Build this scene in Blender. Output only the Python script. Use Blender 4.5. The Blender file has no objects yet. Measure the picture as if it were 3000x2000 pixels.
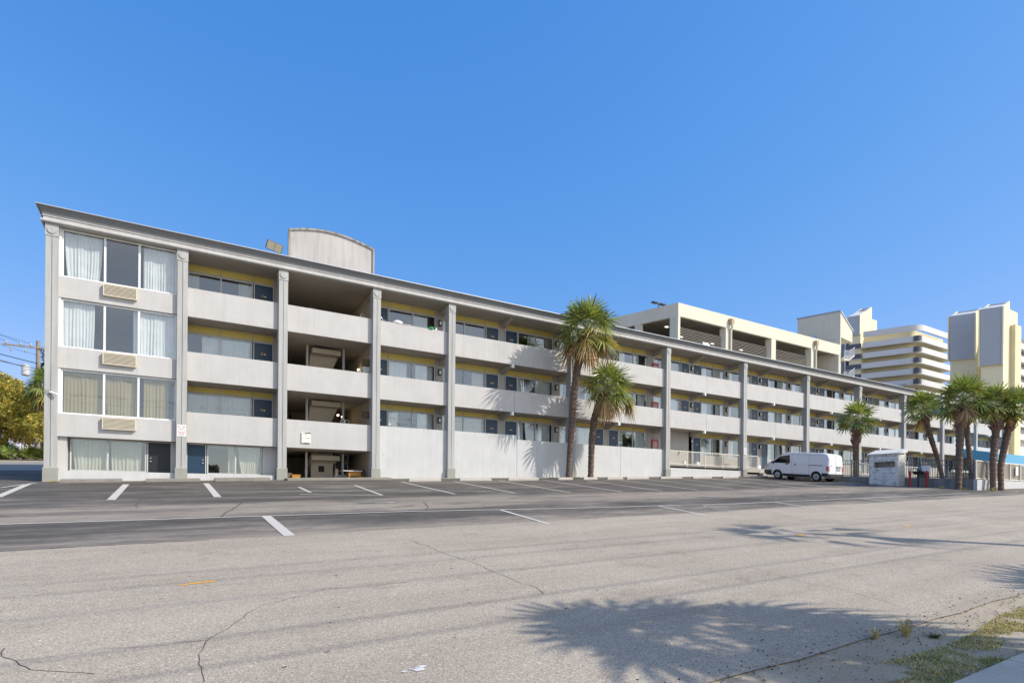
import bpy, math, random
from mathutils import Vector, Matrix, noise as mnoise
R = math.radians
random.seed(7)
sc = bpy.context.scene
C = bpy.context.scene.collection
# ------------------------------------------------------------------ camera
EYE = 1.72; CAMY = -27.4; F = 1654.0; TH = math.atan(2746/F)
cd = bpy.data.cameras.new('camera'); cam = bpy.data.objects.new('camera', cd); C.objects.link(cam)
a = Vector((math.cos(TH), math.sin(TH), 0)); rr = Vector((math.sin(TH), -math.cos(TH), 0)); up = Vector((0, 0, 1))
roll = 0.0087
r2 = rr*math.cos(roll) + up*math.sin(roll); u2 = up*math.cos(roll) - rr*math.sin(roll)
M = Matrix((r2, u2, -a)).transposed().to_4x4(); M.translation = Vector((0, CAMY, EYE)); cam.matrix_world = M
cd.sensor_width = 36; cd.lens = F/3000*36; cd.shift_y = 451/3000; cd.shift_x = 0.0
cd.clip_start = 0.1; cd.clip_end = 5000
sc.camera = cam
# ------------------------------------------------------------------ sky, sun, exposure
SUN_EL = R(40); SUN = Vector((math.cos(SUN_EL)*math.sin(R(135)), math.cos(SUN_EL)*math.cos(R(135)), math.sin(SUN_EL)))
w = bpy.data.worlds.new('World'); sc.world = w; w.use_nodes = True
nt = w.node_tree; nt.nodes.clear()
sky = nt.nodes.new('ShaderNodeTexSky'); sky.sky_type = 'NISHITA'; sky.sun_disc = False
sky.sun_elevation = SUN_EL; sky.sun_rotation = R(135); sky.altitude = 0; sky.air_density = 1.0; sky.dust_density = 0.3; sky.ozone_density = 2.5
bg = nt.nodes.new('ShaderNodeBackground'); bg.inputs[1].default_value = 0.15
wo = nt.nodes.new('ShaderNodeOutputWorld'); nt.links.new(bg.outputs[0], wo.inputs[0])
# sky graded deep blue in view; unseen side behind added pale for neutral fill
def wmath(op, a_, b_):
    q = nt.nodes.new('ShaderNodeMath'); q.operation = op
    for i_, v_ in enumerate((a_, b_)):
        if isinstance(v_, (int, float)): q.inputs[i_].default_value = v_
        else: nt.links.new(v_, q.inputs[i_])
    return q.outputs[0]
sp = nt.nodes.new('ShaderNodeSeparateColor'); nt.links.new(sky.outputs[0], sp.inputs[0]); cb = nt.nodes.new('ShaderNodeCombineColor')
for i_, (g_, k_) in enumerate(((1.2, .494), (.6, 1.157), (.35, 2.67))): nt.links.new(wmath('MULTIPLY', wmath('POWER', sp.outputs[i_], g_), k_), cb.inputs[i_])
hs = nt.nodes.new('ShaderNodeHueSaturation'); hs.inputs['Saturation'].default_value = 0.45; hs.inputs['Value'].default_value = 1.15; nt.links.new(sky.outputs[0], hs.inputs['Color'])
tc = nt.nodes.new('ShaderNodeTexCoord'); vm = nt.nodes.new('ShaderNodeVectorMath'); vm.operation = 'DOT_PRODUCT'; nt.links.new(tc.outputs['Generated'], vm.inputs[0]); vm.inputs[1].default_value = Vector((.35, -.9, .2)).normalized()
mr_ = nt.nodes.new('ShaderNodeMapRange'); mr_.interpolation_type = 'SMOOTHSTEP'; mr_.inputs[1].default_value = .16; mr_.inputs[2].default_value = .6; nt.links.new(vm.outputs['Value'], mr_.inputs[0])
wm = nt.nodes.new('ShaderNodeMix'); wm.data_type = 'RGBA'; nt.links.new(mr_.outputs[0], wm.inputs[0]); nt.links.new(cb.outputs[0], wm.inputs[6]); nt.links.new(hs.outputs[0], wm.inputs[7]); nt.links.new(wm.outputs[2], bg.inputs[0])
sl = bpy.data.lights.new('sun', 'SUN'); sl.energy = 3.6; sl.angle = R(0.5); sl.color = (1.0, 0.93, 0.84)
so = bpy.data.objects.new('sun', sl); C.objects.link(so); so.rotation_euler = SUN.to_track_quat('Z', 'Y').to_euler()
so.location = (20, -40, 40)
sc.view_settings.view_transform = 'Standard'; sc.view_settings.look = 'None'; sc.view_settings.exposure = 0.4; sc.view_settings.gamma = 1
sc.view_settings.use_curve_mapping = False
sc.cycles.max_bounces = 6; sc.cycles.transparent_max_bounces = 12

# ------------------------------------------------------------------ helpers
def lin(r, g, b):
    f = lambda c: (c/255/12.92) if c/255 <= 0.04045 else ((c/255+0.055)/1.055)**2.4
    return (f(r), f(g), f(b))
class NB:
    def __init__(s, name):
        s.m = bpy.data.materials.new(name); s.m.use_nodes = True; s.t = s.m.node_tree; s.t.nodes.clear()
        s.out = s.n('ShaderNodeOutputMaterial'); s.pos = None
    def n(s, typ, **k):
        x = s.t.nodes.new(typ)
        for a_, b_ in k.items(): setattr(x, a_, b_)
        return x
    def l(s, a_, b_): s.t.links.new(a_, b_)
    def P(s):
        if s.pos is None: s.pos = s.n('ShaderNodeNewGeometry').outputs['Position']
        return s.pos
    def scaled(s, v):
        q = s.n('ShaderNodeMapping'); q.inputs['Scale'].default_value = v; s.l(s.P(), q.inputs[0]); return q.outputs[0]
    def noise(s, scale, detail=4, rough=0.6, vec=None, dist=0):
        q = s.n('ShaderNodeTexNoise'); q.inputs['Scale'].default_value = scale; q.inputs['Detail'].default_value = detail
        q.inputs['Roughness'].default_value = rough; q.inputs['Distortion'].default_value = dist
        s.l(vec if vec is not None else s.P(), q.inputs['Vector']); return q.outputs['Fac']
    def ramp(s, fac, stops):
        q = s.n('ShaderNodeValToRGB'); e = q.color_ramp.elements
        while len(e) > 1: e.remove(e[-1])
        for i, (p_, c_) in enumerate(stops):
            el = e[0] if i == 0 else e.new(p_)
            el.position = p_; el.color = (*c_, 1) if len(c_) == 3 else c_
        s.l(fac, q.inputs[0]); return q.outputs[0]
    def mix(s, fac, A, B, mode='MIX'):
        q = s.n('ShaderNodeMix', data_type='RGBA', blend_type=mode)
        for i, v in ((0, fac), (6, A), (7, B)):
            if isinstance(v, (int, float)): q.inputs[i].default_value = v
            elif isinstance(v, tuple): q.inputs[i].default_value = (*v, 1) if len(v) == 3 else v
            else: s.l(v, q.inputs[i])
        return q.outputs[2]
    def bsdf(s, col, rough=0.8, metal=0, bump=None, bstr=0.3, bdist=0.02, spec=0.5):
        b = s.n('ShaderNodeBsdfPrincipled'); b.inputs['Roughness'].default_value = rough; b.inputs['Metallic'].default_value = metal
        b.inputs['Specular IOR Level'].default_value = spec
        if isinstance(col, tuple): b.inputs['Base Color'].default_value = (*col, 1)
        else: s.l(col, b.inputs['Base Color'])
        if bump is not None:
            q = s.n('ShaderNodeBump'); q.inputs['Strength'].default_value = bstr; q.inputs['Distance'].default_value = bdist
            s.l(bump, q.inputs['Height']); s.l(q.outputs[0], b.inputs['Normal'])
        s.l(b.outputs[0], s.out.inputs[0]); return b
def gray(v): return (v, v, v)
MATS = {}
def M_(name, col, rough=0.7, var=0.10, scale=3.0, metal=0, bump=0, bscale=40, spec=0.5, streak=0.0, fine=0.0, scuff=0.0):
    if name in MATS: return MATS[name]
    b = NB(name); c = b.mix(1.0, tuple(col), b.ramp(b.noise(scale), [(0.25, gray(1-var)), (0.75, gray(1+0*var))]), 'MULTIPLY')
    if streak:
        v = b.scaled((2.2, 2.2, 0.16)); c = b.mix(1.0, c, b.ramp(b.noise(2.4, 5, 0.65, v), [(0.42, gray(1-streak)), (0.56, gray(1))]), 'MULTIPLY')
    if fine:
        c = b.mix(1.0, c, b.ramp(b.noise(28, 3), [(0.3, gray(1-fine)), (0.7, gray(1))]), 'MULTIPLY')
    if scuff:
        va = b.scaled((1.0, 1.0, 1.6)); c = b.mix(b.ramp(b.noise(5.0, 6, 0.72, va, .8), [(0.665, gray(0)), (0.70, gray(scuff))]), c, (0.16, 0.15, 0.14)); vb = b.scaled((3.0, 3.0, 0.10)); c = b.mix(1.0, c, b.ramp(b.noise(1.7, 4, 0.6, vb), [(0.30, gray(0.93)), (0.38, gray(1))]), 'MULTIPLY')
    b.bsdf(c, rough, metal, b.noise(bscale, 3) if bump else None, bump, 0.01, spec)
    MATS[name] = b.m; return b.m
stucco = M_('stucco_wall', (0.555, 0.54, 0.52), 0.9, 0.13, 1.1, bump=0.5, bscale=35, streak=0.035, fine=0.05, scuff=.25)
stucco_low = M_('stucco_ground_wall', (0.60, 0.60, 0.585), 0.9, 0.12, 0.9, bump=0.5, bscale=25, streak=0.04, fine=0.06, scuff=.6)
column_m = M_('column_paint', (0.455, 0.455, 0.435), 0.85, 0.10, 0.9, bump=0.2, bscale=30, streak=0.12)
base_m = M_('column_base_paint', (0.33, 0.325, 0.285), 0.85, 0.15, 2.0, bump=0.3)
fascia_m = M_('fascia_paint', (0.50, 0.485, 0.465), 0.8, 0.10, 1.0, streak=0.10)
cove_m = M_('cornice_cove_shade_tone', (0.19, 0.195, 0.20), 0.8, 0.08, 0.5, streak=0.06)  # cove colour set dark to carry the shade of its downward-facing curve
soffit_m = M_('soffit_paint', (0.44, 0.40, 0.35), 0.9, 0.12, 1.2)
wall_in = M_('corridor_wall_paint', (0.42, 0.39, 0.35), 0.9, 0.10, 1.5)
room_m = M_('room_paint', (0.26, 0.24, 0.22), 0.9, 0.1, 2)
stairwell_m = M_('stairwell_paint', (0.55, 0.48, 0.38), 0.9, 0.15, 2)
dark_m = M_('dark_board', (0.03, 0.028, 0.026), 0.8)
roof_m = M_('roof_membrane', (0.45, 0.45, 0.44), 0.9, 0.2, 0.7)
yellow_m = M_('yellow_panel', (0.66, 0.52, 0.13), 0.6, 0.12, 1.5)
door_m = M_('blue_door_paint', (0.009, 0.040, 0.085), 0.45, 0.15, 1.2)
door_dark = M_('dark_door_paint', (0.012, 0.014, 0.018), 0.5)
frame_m = M_('window_frame_alu', (0.55, 0.55, 0.53), 0.45, 0.1, 3)
framew_m = M_('white_frame', (0.8, 0.8, 0.78), 0.5, 0.08, 3)
metal_m = M_('steel', (0.55, 0.55, 0.55), 0.3, 0.1, 5, metal=0.8)
black_m = M_('black_metal', (0.015, 0.015, 0.015), 0.5)
white_m = M_('white_plastic', (0.8, 0.8, 0.78), 0.5, 0.05)
beige_m = M_('beige_louvre', (0.70, 0.62, 0.48), 0.6, 0.12, 4)
red_m = M_('red_paint', (0.42, 0.025, 0.03), 0.5, 0.15, 3)
concrete_m = M_('pale_concrete', (0.52, 0.48, 0.42), 0.9, 0.25, 3, bump=0.4, fine=0.15)
concrete_d = M_('weathered_concrete', (0.36, 0.33, 0.28), 0.95, 0.35, 2.5, bump=0.5, fine=0.25)
rail_m = M_('cream_rail_paint', (0.74, 0.70, 0.60), 0.5, 0.1, 3)
fence_dark = M_('grey_green_fence_paint', (0.16, 0.165, 0.15), 0.5, 0.1, 3)
cream_m = M_('cream_stucco', (0.70, 0.655, 0.52), 0.9, 0.07, 0.4, bump=0.3, bscale=20, streak=0.05)
cream_grey = M_('greenish_cream_stucco', (0.64, 0.61, 0.47), 0.9, 0.06, 0.4)
condo_white = M_('condo_white', (0.68, 0.67, 0.64), 0.85, 0.05, 0.3)
condo_yellow = M_('condo_yellow', (0.74, 0.66, 0.42), 0.9, 0.06, 0.3)
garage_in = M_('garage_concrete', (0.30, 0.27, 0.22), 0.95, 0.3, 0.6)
orange_m = M_('orange_wood', (0.55, 0.25, 0.04), 0.6, 0.25, 8)
wood_m = M_('brown_wood', (0.20, 0.13, 0.08), 0.8, 0.3, 6)
greywood_m = M_('grey_wood', (0.30, 0.27, 0.23), 0.85, 0.35, 6)
awn_m = M_('blue_awning', (0.10, 0.38, 0.60), 0.6, 0.1, 2)
mint_m = M_('green_plastic', (0.05, 0.5, 0.12), 0.5)
cloth_m = M_('white_cloth', (0.8, 0.8, 0.8), 0.9)
cone_m = M_('orange_plastic', (0.75, 0.16, 0.03), 0.5)
def glass_mat():
    b = NB('window_glass'); tr = b.n('ShaderNodeBsdfTransparent'); tr.inputs[0].default_value = (0.88, 0.91, 0.90, 1)
    gl = b.n('ShaderNodeBsdfGlossy'); gl.inputs['Roughness'].default_value = 0.015; gl.inputs[0].default_value = (0.9, 0.95, 1, 1)
    lw = b.n('ShaderNodeLayerWeight'); pw = b.n('ShaderNodeMath', operation='POWER'); b.l(lw.outputs['Facing'], pw.inputs[0]); pw.inputs[1].default_value = 4.0
    fr = b.n('ShaderNodeMath', operation='MULTIPLY_ADD'); b.l(pw.outputs[0], fr.inputs[0]); fr.inputs[1].default_value = 0.88; fr.inputs[2].default_value = 0.14
    bp = b.n('ShaderNodeBump'); bp.inputs['Strength'].default_value = 0.06; bp.inputs['Distance'].default_value = 0.05
    b.l(b.noise(0.9, 2), bp.inputs['Height']); b.l(bp.outputs[0], gl.inputs['Normal'])
    mx = b.n('ShaderNodeMixShader'); b.l(fr.outputs[0], mx.inputs[0]); b.l(tr.outputs[0], mx.inputs[1]); b.l(gl.outputs[0], mx.inputs[2])
    b.l(mx.outputs[0], b.out.inputs[0]); return b.m
glass_m = glass_mat()
def curtain_mat(name, col, tl=0.35):
    b = NB(name); c = b.mix(1.0, col, b.ramp(b.noise(2.0), [(0.3, gray(0.85)), (0.7, gray(1))]), 'MULTIPLY')
    p = b.bsdf(c, 0.95); t = b.n('ShaderNodeBsdfTranslucent'); b.l(c, t.inputs[0])
    mx = b.n('ShaderNodeMixShader'); mx.inputs[0].default_value = tl; b.l(p.outputs[0], mx.inputs[1]); b.l(t.outputs[0], mx.inputs[2]); b.l(mx.outputs[0], b.out.inputs[0])
    return b.m
cur_w = curtain_mat('white_curtain', (0.90, 0.91, 0.90), .25); cur_b = curtain_mat('beige_curtain', (0.62, 0.60, 0.50)); cur_o = curtain_mat('olive_curtain', (0.46, 0.35, 0.15))
def emit_mat(name, col, st):
    b = NB(name); e = b.n('ShaderNodeEmission'); e.inputs[0].default_value = (*col, 1); e.inputs[1].default_value = st; b.l(e.outputs[0], b.out.inputs[0]); return b.m
lamp_e = emit_mat('lit_bulb', (1.0, 0.78, 0.45), 14)
lamp_c = emit_mat('lit_garage_lamp', (1.0, 0.95, 0.85), 2)
def leaf_mat(name, c1, c2, tl=0.3, rough=0.42, sc_=1.2):
    b = NB(name); rnd = b.n('ShaderNodeNewGeometry').outputs['Random Per Island']
    c = b.mix(b.ramp(b.noise(sc_, 3), [(0.35, gray(0)), (0.65, gray(1))]), c1, c2)
    c = b.mix(1.0, c, b.ramp(rnd, [(0.0, gray(0.38)), (0.6, gray(0.95)), (1.0, gray(1.5))]), 'MULTIPLY')
    p = b.bsdf(c, rough, spec=0.5); t = b.n('ShaderNodeBsdfTranslucent'); b.l(b.mix(1.0, c, (1.3, 1.3, 0.5), 'MULTIPLY'), t.inputs[0])
    mx = b.n('ShaderNodeMixShader'); mx.inputs[0].default_value = tl; b.l(p.outputs[0], mx.inputs[1]); b.l(t.outputs[0], mx.inputs[2]); b.l(mx.outputs[0], b.out.inputs[0])
    return b.m
frond_m = leaf_mat('palm_frond_green', (0.20, 0.29, 0.065), (0.42, 0.43, 0.16), 0.20, 0.33)
frondh_m = leaf_mat('palmetto_frond', (0.20, 0.27, 0.06), (0.34, 0.36, 0.13), .3)
frondy_m = leaf_mat('palm_frond_yellow', (0.46, 0.42, 0.12), (0.58, 0.42, 0.13), 0.25)
frondd_m = leaf_mat('palm_frond_dry', (0.55, 0.36, 0.17), (0.38, 0.25, 0.13), 0.15, 0.8)
gold_m = leaf_mat('golden_leaf', (0.58, 0.44, 0.08), (0.34, 0.34, 0.06), 0.3, 0.5)
green_m = leaf_mat('green_leaf', (0.05, 0.09, 0.02), (0.09, 0.13, 0.03), 0.3, 0.5)
pine_m = leaf_mat('dark_leaf', (0.02, 0.045, 0.012), (0.04, 0.07, 0.02), 0.2, 0.5)
grass_m = leaf_mat('dry_grass', (0.62, 0.48, 0.24), (0.45, 0.38, 0.16), 0.2, 0.8, 3.5)
grassg_m = leaf_mat('green_grass', (0.52, 0.43, 0.18), (0.32, 0.35, 0.10), 0.2, 0.8, 3.5)
def trunk_mat():
    b = NB('palm_trunk_bark'); v = b.scaled((1, 1, 3.5))
    c = b.ramp(b.noise(6, 5, 0.7, v), [(0.3, (0.06, 0.042, 0.032)), (0.7, (0.28, 0.195, 0.145))])
    b.bsdf(c, 0.95, 0, b.noise(10, 4, 0.7, v), 1.0, 0.05); return b.m
trunk_m = trunk_mat()
boot_m = M_('palm_leaf_base', (0.38, 0.22, 0.15), 0.9, 0.5, 9)
bark_m = M_('grey_bark', (0.12, 0.10, 0.08), 0.95, 0.4, 6, bump=0.8)

class MB:
    def __init__(s): s.v = []; s.f = []; s.mi = []; s.cur = 0
    def quad(s, *p):
        n = len(s.v); s.v += [tuple(q) for q in p]; s.f.append(tuple(range(n, n+len(p)))); s.mi.append(s.cur); return s
    def box(s, x0, x1, y0, y1, z0, z1, T=None):
        n = len(s.v); vs = [(x, y, z) for z in (z0, z1) for y in (y0, y1) for x in (x0, x1)]
        if T: vs = [T(*q) for q in vs]
        s.v += vs
        for q in ((0, 2, 3, 1), (4, 5, 7, 6), (0, 1, 5, 4), (2, 6, 7, 3), (0, 4, 6, 2), (1, 3, 7, 5)): s.f.append(tuple(n+i for i in q)); s.mi.append(s.cur)
        return s
    def hexa(s, lo, hi):   # 4 bottom pts (ccw), 4 top pts
        n = len(s.v); s.v += [tuple(q) for q in lo] + [tuple(q) for q in hi]
        for q in ((3, 2, 1, 0), (4, 5, 6, 7), (0, 1, 5, 4), (1, 2, 6, 5), (2, 3, 7, 6), (3, 0, 4, 7)): s.f.append(tuple(n+i for i in q)); s.mi.append(s.cur)
        return s
    def prism(s, poly, A, B):   # poly: list of 2D; A,B: functions mapping (p,q)->3D for the two ends
        n = len(s.v); k = len(poly); s.v += [tuple(A(*q)) for q in poly] + [tuple(B(*q)) for q in poly]
        s.f.append(tuple(range(n+k-1, n-1, -1))); s.f.append(tuple(range(n+k, n+2*k))); s.mi += [s.cur]*2
        for i in range(k): j = (i+1) % k; s.f.append((n+i, n+j, n+k+j, n+k+i)); s.mi.append(s.cur)
        return s
    def tube(s, pts, rad, seg=8, cap=True):
        pts = [Vector(p) for p in pts]; n0 = len(s.v)
        if not hasattr(rad, '__len__'): rad = [rad]*len(pts)
        prev = None
        for i, p in enumerate(pts):
            d = (pts[min(i+1, len(pts)-1)]-pts[max(i-1, 0)]).normalized()
            if prev is None: x = d.orthogonal().normalized()
            else: x = (prev - d*prev.dot(d)).normalized()
            prev = x; y = d.cross(x)
            for k in range(seg):
                t = 2*math.pi*k/seg; s.v.append(tuple(p + (x*math.cos(t)+y*math.sin(t))*rad[i]))
        for i in range(len(pts)-1):
            for k in range(seg):
                a_ = n0+i*seg+k; b_ = n0+i*seg+(k+1) % seg; s.f.append((a_, b_, b_+seg, a_+seg)); s.mi.append(s.cur)
        if cap:
            s.f.append(tuple(n0+k for k in range(seg-1, -1, -1))); e = n0+(len(pts)-1)*seg; s.f.append(tuple(e+k for k in range(seg))); s.mi += [s.cur]*2
        return s
    def build(s, name, mats, parent=None, smooth=False, bevel=0):
        me = bpy.data.meshes.new(name); me.from_pydata(s.v, [], s.f)
        if not isinstance(mats, (list, tuple)): mats = [mats]
        for m in mats: me.materials.append(m)
        if len(mats) > 1: me.polygons.foreach_set('material_index', s.mi)
        if smooth: me.polygons.foreach_set('use_smooth', [True]*len(me.polygons))
        me.update(); o = bpy.data.objects.new(name, me); C.objects.link(o)
        if parent: o.parent = parent
        if bevel:
            bv = o.modifiers.new('bevel', 'BEVEL'); bv.width = bevel; bv.segments = 2; bv.limit_method = 'ANGLE'
        return o
def tag(o, label=None, cat=None, group=None, kind=None):
    if label: o['label'] = label
    if cat: o['category'] = cat
    if group: o['group'] = group
    if kind: o['kind'] = kind
    return o
def E(name, loc=(0, 0, 0), label=None, cat=None, group=None):
    o = bpy.data.objects.new(name, None); C.objects.link(o); o.location = loc; o.empty_display_size = 0.2
    o['_l'] = 0; del o['_l']
    return tag(o, label, cat, group)
class PB(MB):   # mesh builder in world coordinates for a child of an Empty placed at loc
    def __init__(s, par): super().__init__(); s.par = par
    def build(s, name, mats, parent=None, smooth=False, bevel=0):
        l = s.par.location
        s.v = [(x-l.x, y-l.y, z-l.z) for x, y, z in s.v]
        return super().build(name, mats, parent or s.par, smooth, bevel)

# ------------------------------------------------------------------ ground
def gz0(x, y):
    xx = max(-60, min(75, x)); xx = xx if xx < 45 else 45+(xx-45)*0.5
    yy = max(-48, min(34, y)); return 2.22 + 0.03*xx + 0.0808*yy
def gz(x, y): return gz0(x, y)
def sheet(name, xs, ys, dz, mat, label=None, cat=None, kind='structure', hole=None, jit=None):
    m = MB(); nx = len(xs)
    for j, y in enumerate(ys):
        for i, x in enumerate(xs):
            yy = y
            if jit and j in (0, len(ys)-1): yy = y + jit(x, j == 0)
            z = gz(x, yy) + dz
            if hole and hole[0] < x < hole[1] and hole[2] < y < hole[3]: z = min(z, gz(x, 0)) - 0.8
            m.v.append((x, yy, z))
    for j in range(len(ys)-1):
        for i in range(nx-1): k = j*nx+i; m.f.append((k, k+1, k+nx+1, k+nx)); m.mi.append(0)
    return tag(m.build(name, mat, smooth=False), label, cat, None, kind)
def ground_mat():
    b = NB('sandy_soil'); n1 = b.noise(1.3, 5); n2 = b.noise(60, 4, 0.7)
    c = b.ramp(n1, [(0.3, (0.34, 0.28, 0.20)), (0.7, (0.50, 0.42, 0.31))]); c = b.mix(1.0, c, b.ramp(n2, [(0.3, gray(0.65)), (0.65, gray(1.05))]), 'MULTIPLY')
    b.bsdf(c, 0.95, 0, n2, 0.6, 0.02); return b.m
def road_mat():
    b = NB('pale_asphalt'); vor = b.n('ShaderNodeTexVoronoi'); vor.inputs['Scale'].default_value = 115; b.l(b.P(), vor.inputs['Vector'])
    sep = b.n('ShaderNodeSeparateColor'); b.l(vor.outputs['Color'], sep.inputs[0])
    agg = b.ramp(sep.outputs[0], [(0.0, (0.25, 0.215, 0.17)), (0.3, (0.385, 0.33, 0.262)), (0.75, (0.49, 0.42, 0.33)), (0.97, (0.58, 0.50, 0.40)), (1.0, (0.82, 0.76, 0.66))])
    big = b.noise(0.5, 4); c = b.mix(1.0, agg, b.ramp(big, [(0.3, gray(0.84)), (0.7, gray(1.02))]), 'MULTIPLY')
    c = b.mix(1.0, c, b.ramp(b.noise(1.9, 5, .7), [(0.28, (.80, .79, .78)), (0.42, gray(1))]), 'MULTIPLY')
    fn = b.noise(160, 2); c = b.mix(1.0, c, b.ramp(fn, [(0.3, gray(0.8)), (0.7, gray(1.1))]), 'MULTIPLY')
    v = b.scaled((0.12, 1.6, 1)); c = b.mix(1.0, c, b.ramp(b.noise(1.6, 4, 0.6, v), [(0.35, (0.90, 0.885, 0.87)), (0.6, gray(1))]), 'MULTIPLY')
    b.bsdf(c, 0.9, 0, fn, 0.5, 0.006, spec=0.3); return b.m
def lot_mat():
    b = NB('dark_asphalt'); v = b.scaled((0.22, 1.0, 1)); n1 = b.noise(1.1, 6, 0.62, v, 0.6); n2 = b.noise(70, 3, 0.7); n3 = b.noise(0.45, 4, 0.6)
    sep = b.n('ShaderNodeSeparateXYZ'); b.l(b.P(), sep.inputs[0])
    # the drive lane between the bays is worn pale: a band in Y
    mr = b.n('ShaderNodeMapRange'); mr.inputs[1].default_value = -9.4; mr.inputs[2].default_value = -10.8; b.l(sep.outputs[1], mr.inputs[0])
    mr2 = b.n('ShaderNodeMapRange'); mr2.inputs[1].default_value = -13.6; mr2.inputs[2].default_value = -12.6; b.l(sep.outputs[1], mr2.inputs[0])
    mu = b.n('ShaderNodeMath', operation='MULTIPLY'); b.l(mr.outputs[0], mu.inputs[0]); b.l(mr2.outputs[0], mu.inputs[1])
    mr3 = b.n('ShaderNodeMapRange'); mr3.inputs[1].default_value = -14.8; mr3.inputs[2].default_value = -16.5; b.l(sep.outputs[1], mr3.inputs[0])
    ad = b.n('ShaderNodeMath', operation='ADD'); b.l(mu.outputs[0], ad.inputs[0]); b.l(mr3.outputs[0], ad.inputs[1])
    m3 = b.n('ShaderNodeMath', operation='MULTIPLY'); m3.inputs[1].default_value = 0.23; b.l(ad.outputs[0], m3.inputs[0])
    a2 = b.n('ShaderNodeMath', operation='ADD'); b.l(n1, a2.inputs[0]); b.l(m3.outputs[0], a2.inputs[1])
    v2 = b.scaled((0.16, 1.0, 1)); n5 = b.noise(5.5, 6, 0.75, v2, 1.2); m5 = b.n('ShaderNodeMath', operation='MULTIPLY_ADD'); b.l(n5, m5.inputs[0]); m5.inputs[1].default_value = 0.34; m5.inputs[2].default_value = -0.17
    a3 = b.n('ShaderNodeMath', operation='ADD'); b.l(a2.outputs[0], a3.inputs[0]); b.l(m5.outputs[0], a3.inputs[1]); a2 = a3
    v6 = b.scaled((0.55, 1.0, 1)); n6 = b.noise(3.2, 10, 0.82, v6, .5); m6 = b.n('ShaderNodeMath', operation='MULTIPLY_ADD'); b.l(n6, m6.inputs[0]); m6.inputs[1].default_value = 0.5; m6.inputs[2].default_value = -0.25
    a4 = b.n('ShaderNodeMath', operation='ADD'); b.l(a2.outputs[0], a4.inputs[0]); b.l(m6.outputs[0], a4.inputs[1]); a2 = a4
    c = b.ramp(a2.outputs[0], [(0.40, (0.074, 0.065, 0.055)), (0.53, (0.115, 0.101, 0.086)), (0.63, (0.18, 0.155, 0.128)), (0.78, (0.28, 0.24, 0.19))])
    c = b.mix(1.0, c, b.ramp(n2, [(0.3, gray(0.7)), (0.7, gray(1.25))]), 'MULTIPLY'); c = b.mix(1.0, c, b.ramp(n3, [(0.3, gray(0.85)), (0.7, gray(1.15))]), 'MULTIPLY')
    b.bsdf(c, 0.85, 0, n2, 0.4, 0.006, spec=0.35); return b.m
def paint_mat(name, col, under, amt=0.5):
    b = NB(name); n1 = b.noise(26, 6, 0.8); n0 = b.noise(1.1, 3); q0 = b.n('ShaderNodeMath', operation='MULTIPLY_ADD'); b.l(n0, q0.inputs[0]); q0.inputs[1].default_value = .6; q0.inputs[2].default_value = .2; n2 = q0.outputs[0]
    ad = b.n('ShaderNodeMath', operation='ADD'); b.l(n1, ad.inputs[0]); b.l(n2, ad.inputs[1])
    c = b.mix(b.ramp(ad.outputs[0], [(amt*2-0.12, gray(1)), (amt*2+0.10, gray(0))]), under, col); b.bsdf(c, 0.8); return b.m
road_m = road_mat(); lot_m = lot_mat()
paint_w = paint_mat('worn_white_line', (0.52, 0.485, 0.43), (0.13, 0.115, 0.10), 0.585)
paint_f = paint_mat('faded_white_mark', (0.42, 0.41, 0.39), (0.11, 0.10, 0.095), 0.53)
paint_y = paint_mat('yellow_mark', (0.72, 0.36, 0.03), (0.5, 0.3, 0.1), 0.62)
paint_bl = paint_mat('faded_blue_mark', (0.05, 0.16, 0.28), (0.10, 0.11, 0.12), 0.52)
def rng(a_, b_, n): return [a_+(b_-a_)*i/(n-1) for i in range(n)]
GX = [-900, -400, -200, -120] + rng(-60, -10, 26) + rng(-8.5, -4.3, 5) + [-4.18] + rng(-3, 45, 49) + rng(48, 75, 10) + [80, 84.95, 85.1, 90, 110, 160, 260, 500, 1200, 2500]
GY = [-1500, -500, -200, -90, -60, -48, -42, -36, -32] + rng(-30, -0.2, 60) + [0.32, 0.4, 2, 4, 6, 8.0, 8.2, 10, 12, 14, 17, 20, 24, 28, 34, 40, 60, 100, 200, 400, 900, 2500]
ground_m = ground_mat()
sheet('ground', GX, GY, 0.0, ground_m, hole=(-4.185, 85, 0.35, 8.15))
edge = lambda k: (lambda x, first: 0.10*mnoise.noise(Vector((x*0.7, k, 0))) + 0.05*mnoise.noise(Vector((x*3.1, k+9, 0))))
LX = rng(-60, -10, 26) + rng(-9, 45, 109) + rng(46, 75, 30) + [90, 160, 400]
sheet('road', LX, [-24.6] + rng(-24.3, -16.7, 14) + [-16.45], 0.012, road_m, jit=edge(1))
sheet('parking_lot', LX, [-17.1] + rng(-16, -1, 16) + [-0.2], 0.006, lot_m, jit=lambda x, f: (0 if f else 0))
sheet('side_street', rng(-60, -4.3, 40), rng(-0.2, 8.9, 8), 0.006, lot_m)
drv = M_('pale_side_road', (0.34, 0.31, 0.27), 0.9, 0.2, 0.8, fine=0.2)
sheet('side_road', rng(-60, -4.3, 40), rng(8.9, 20.5, 8), 0.010, drv)
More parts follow.
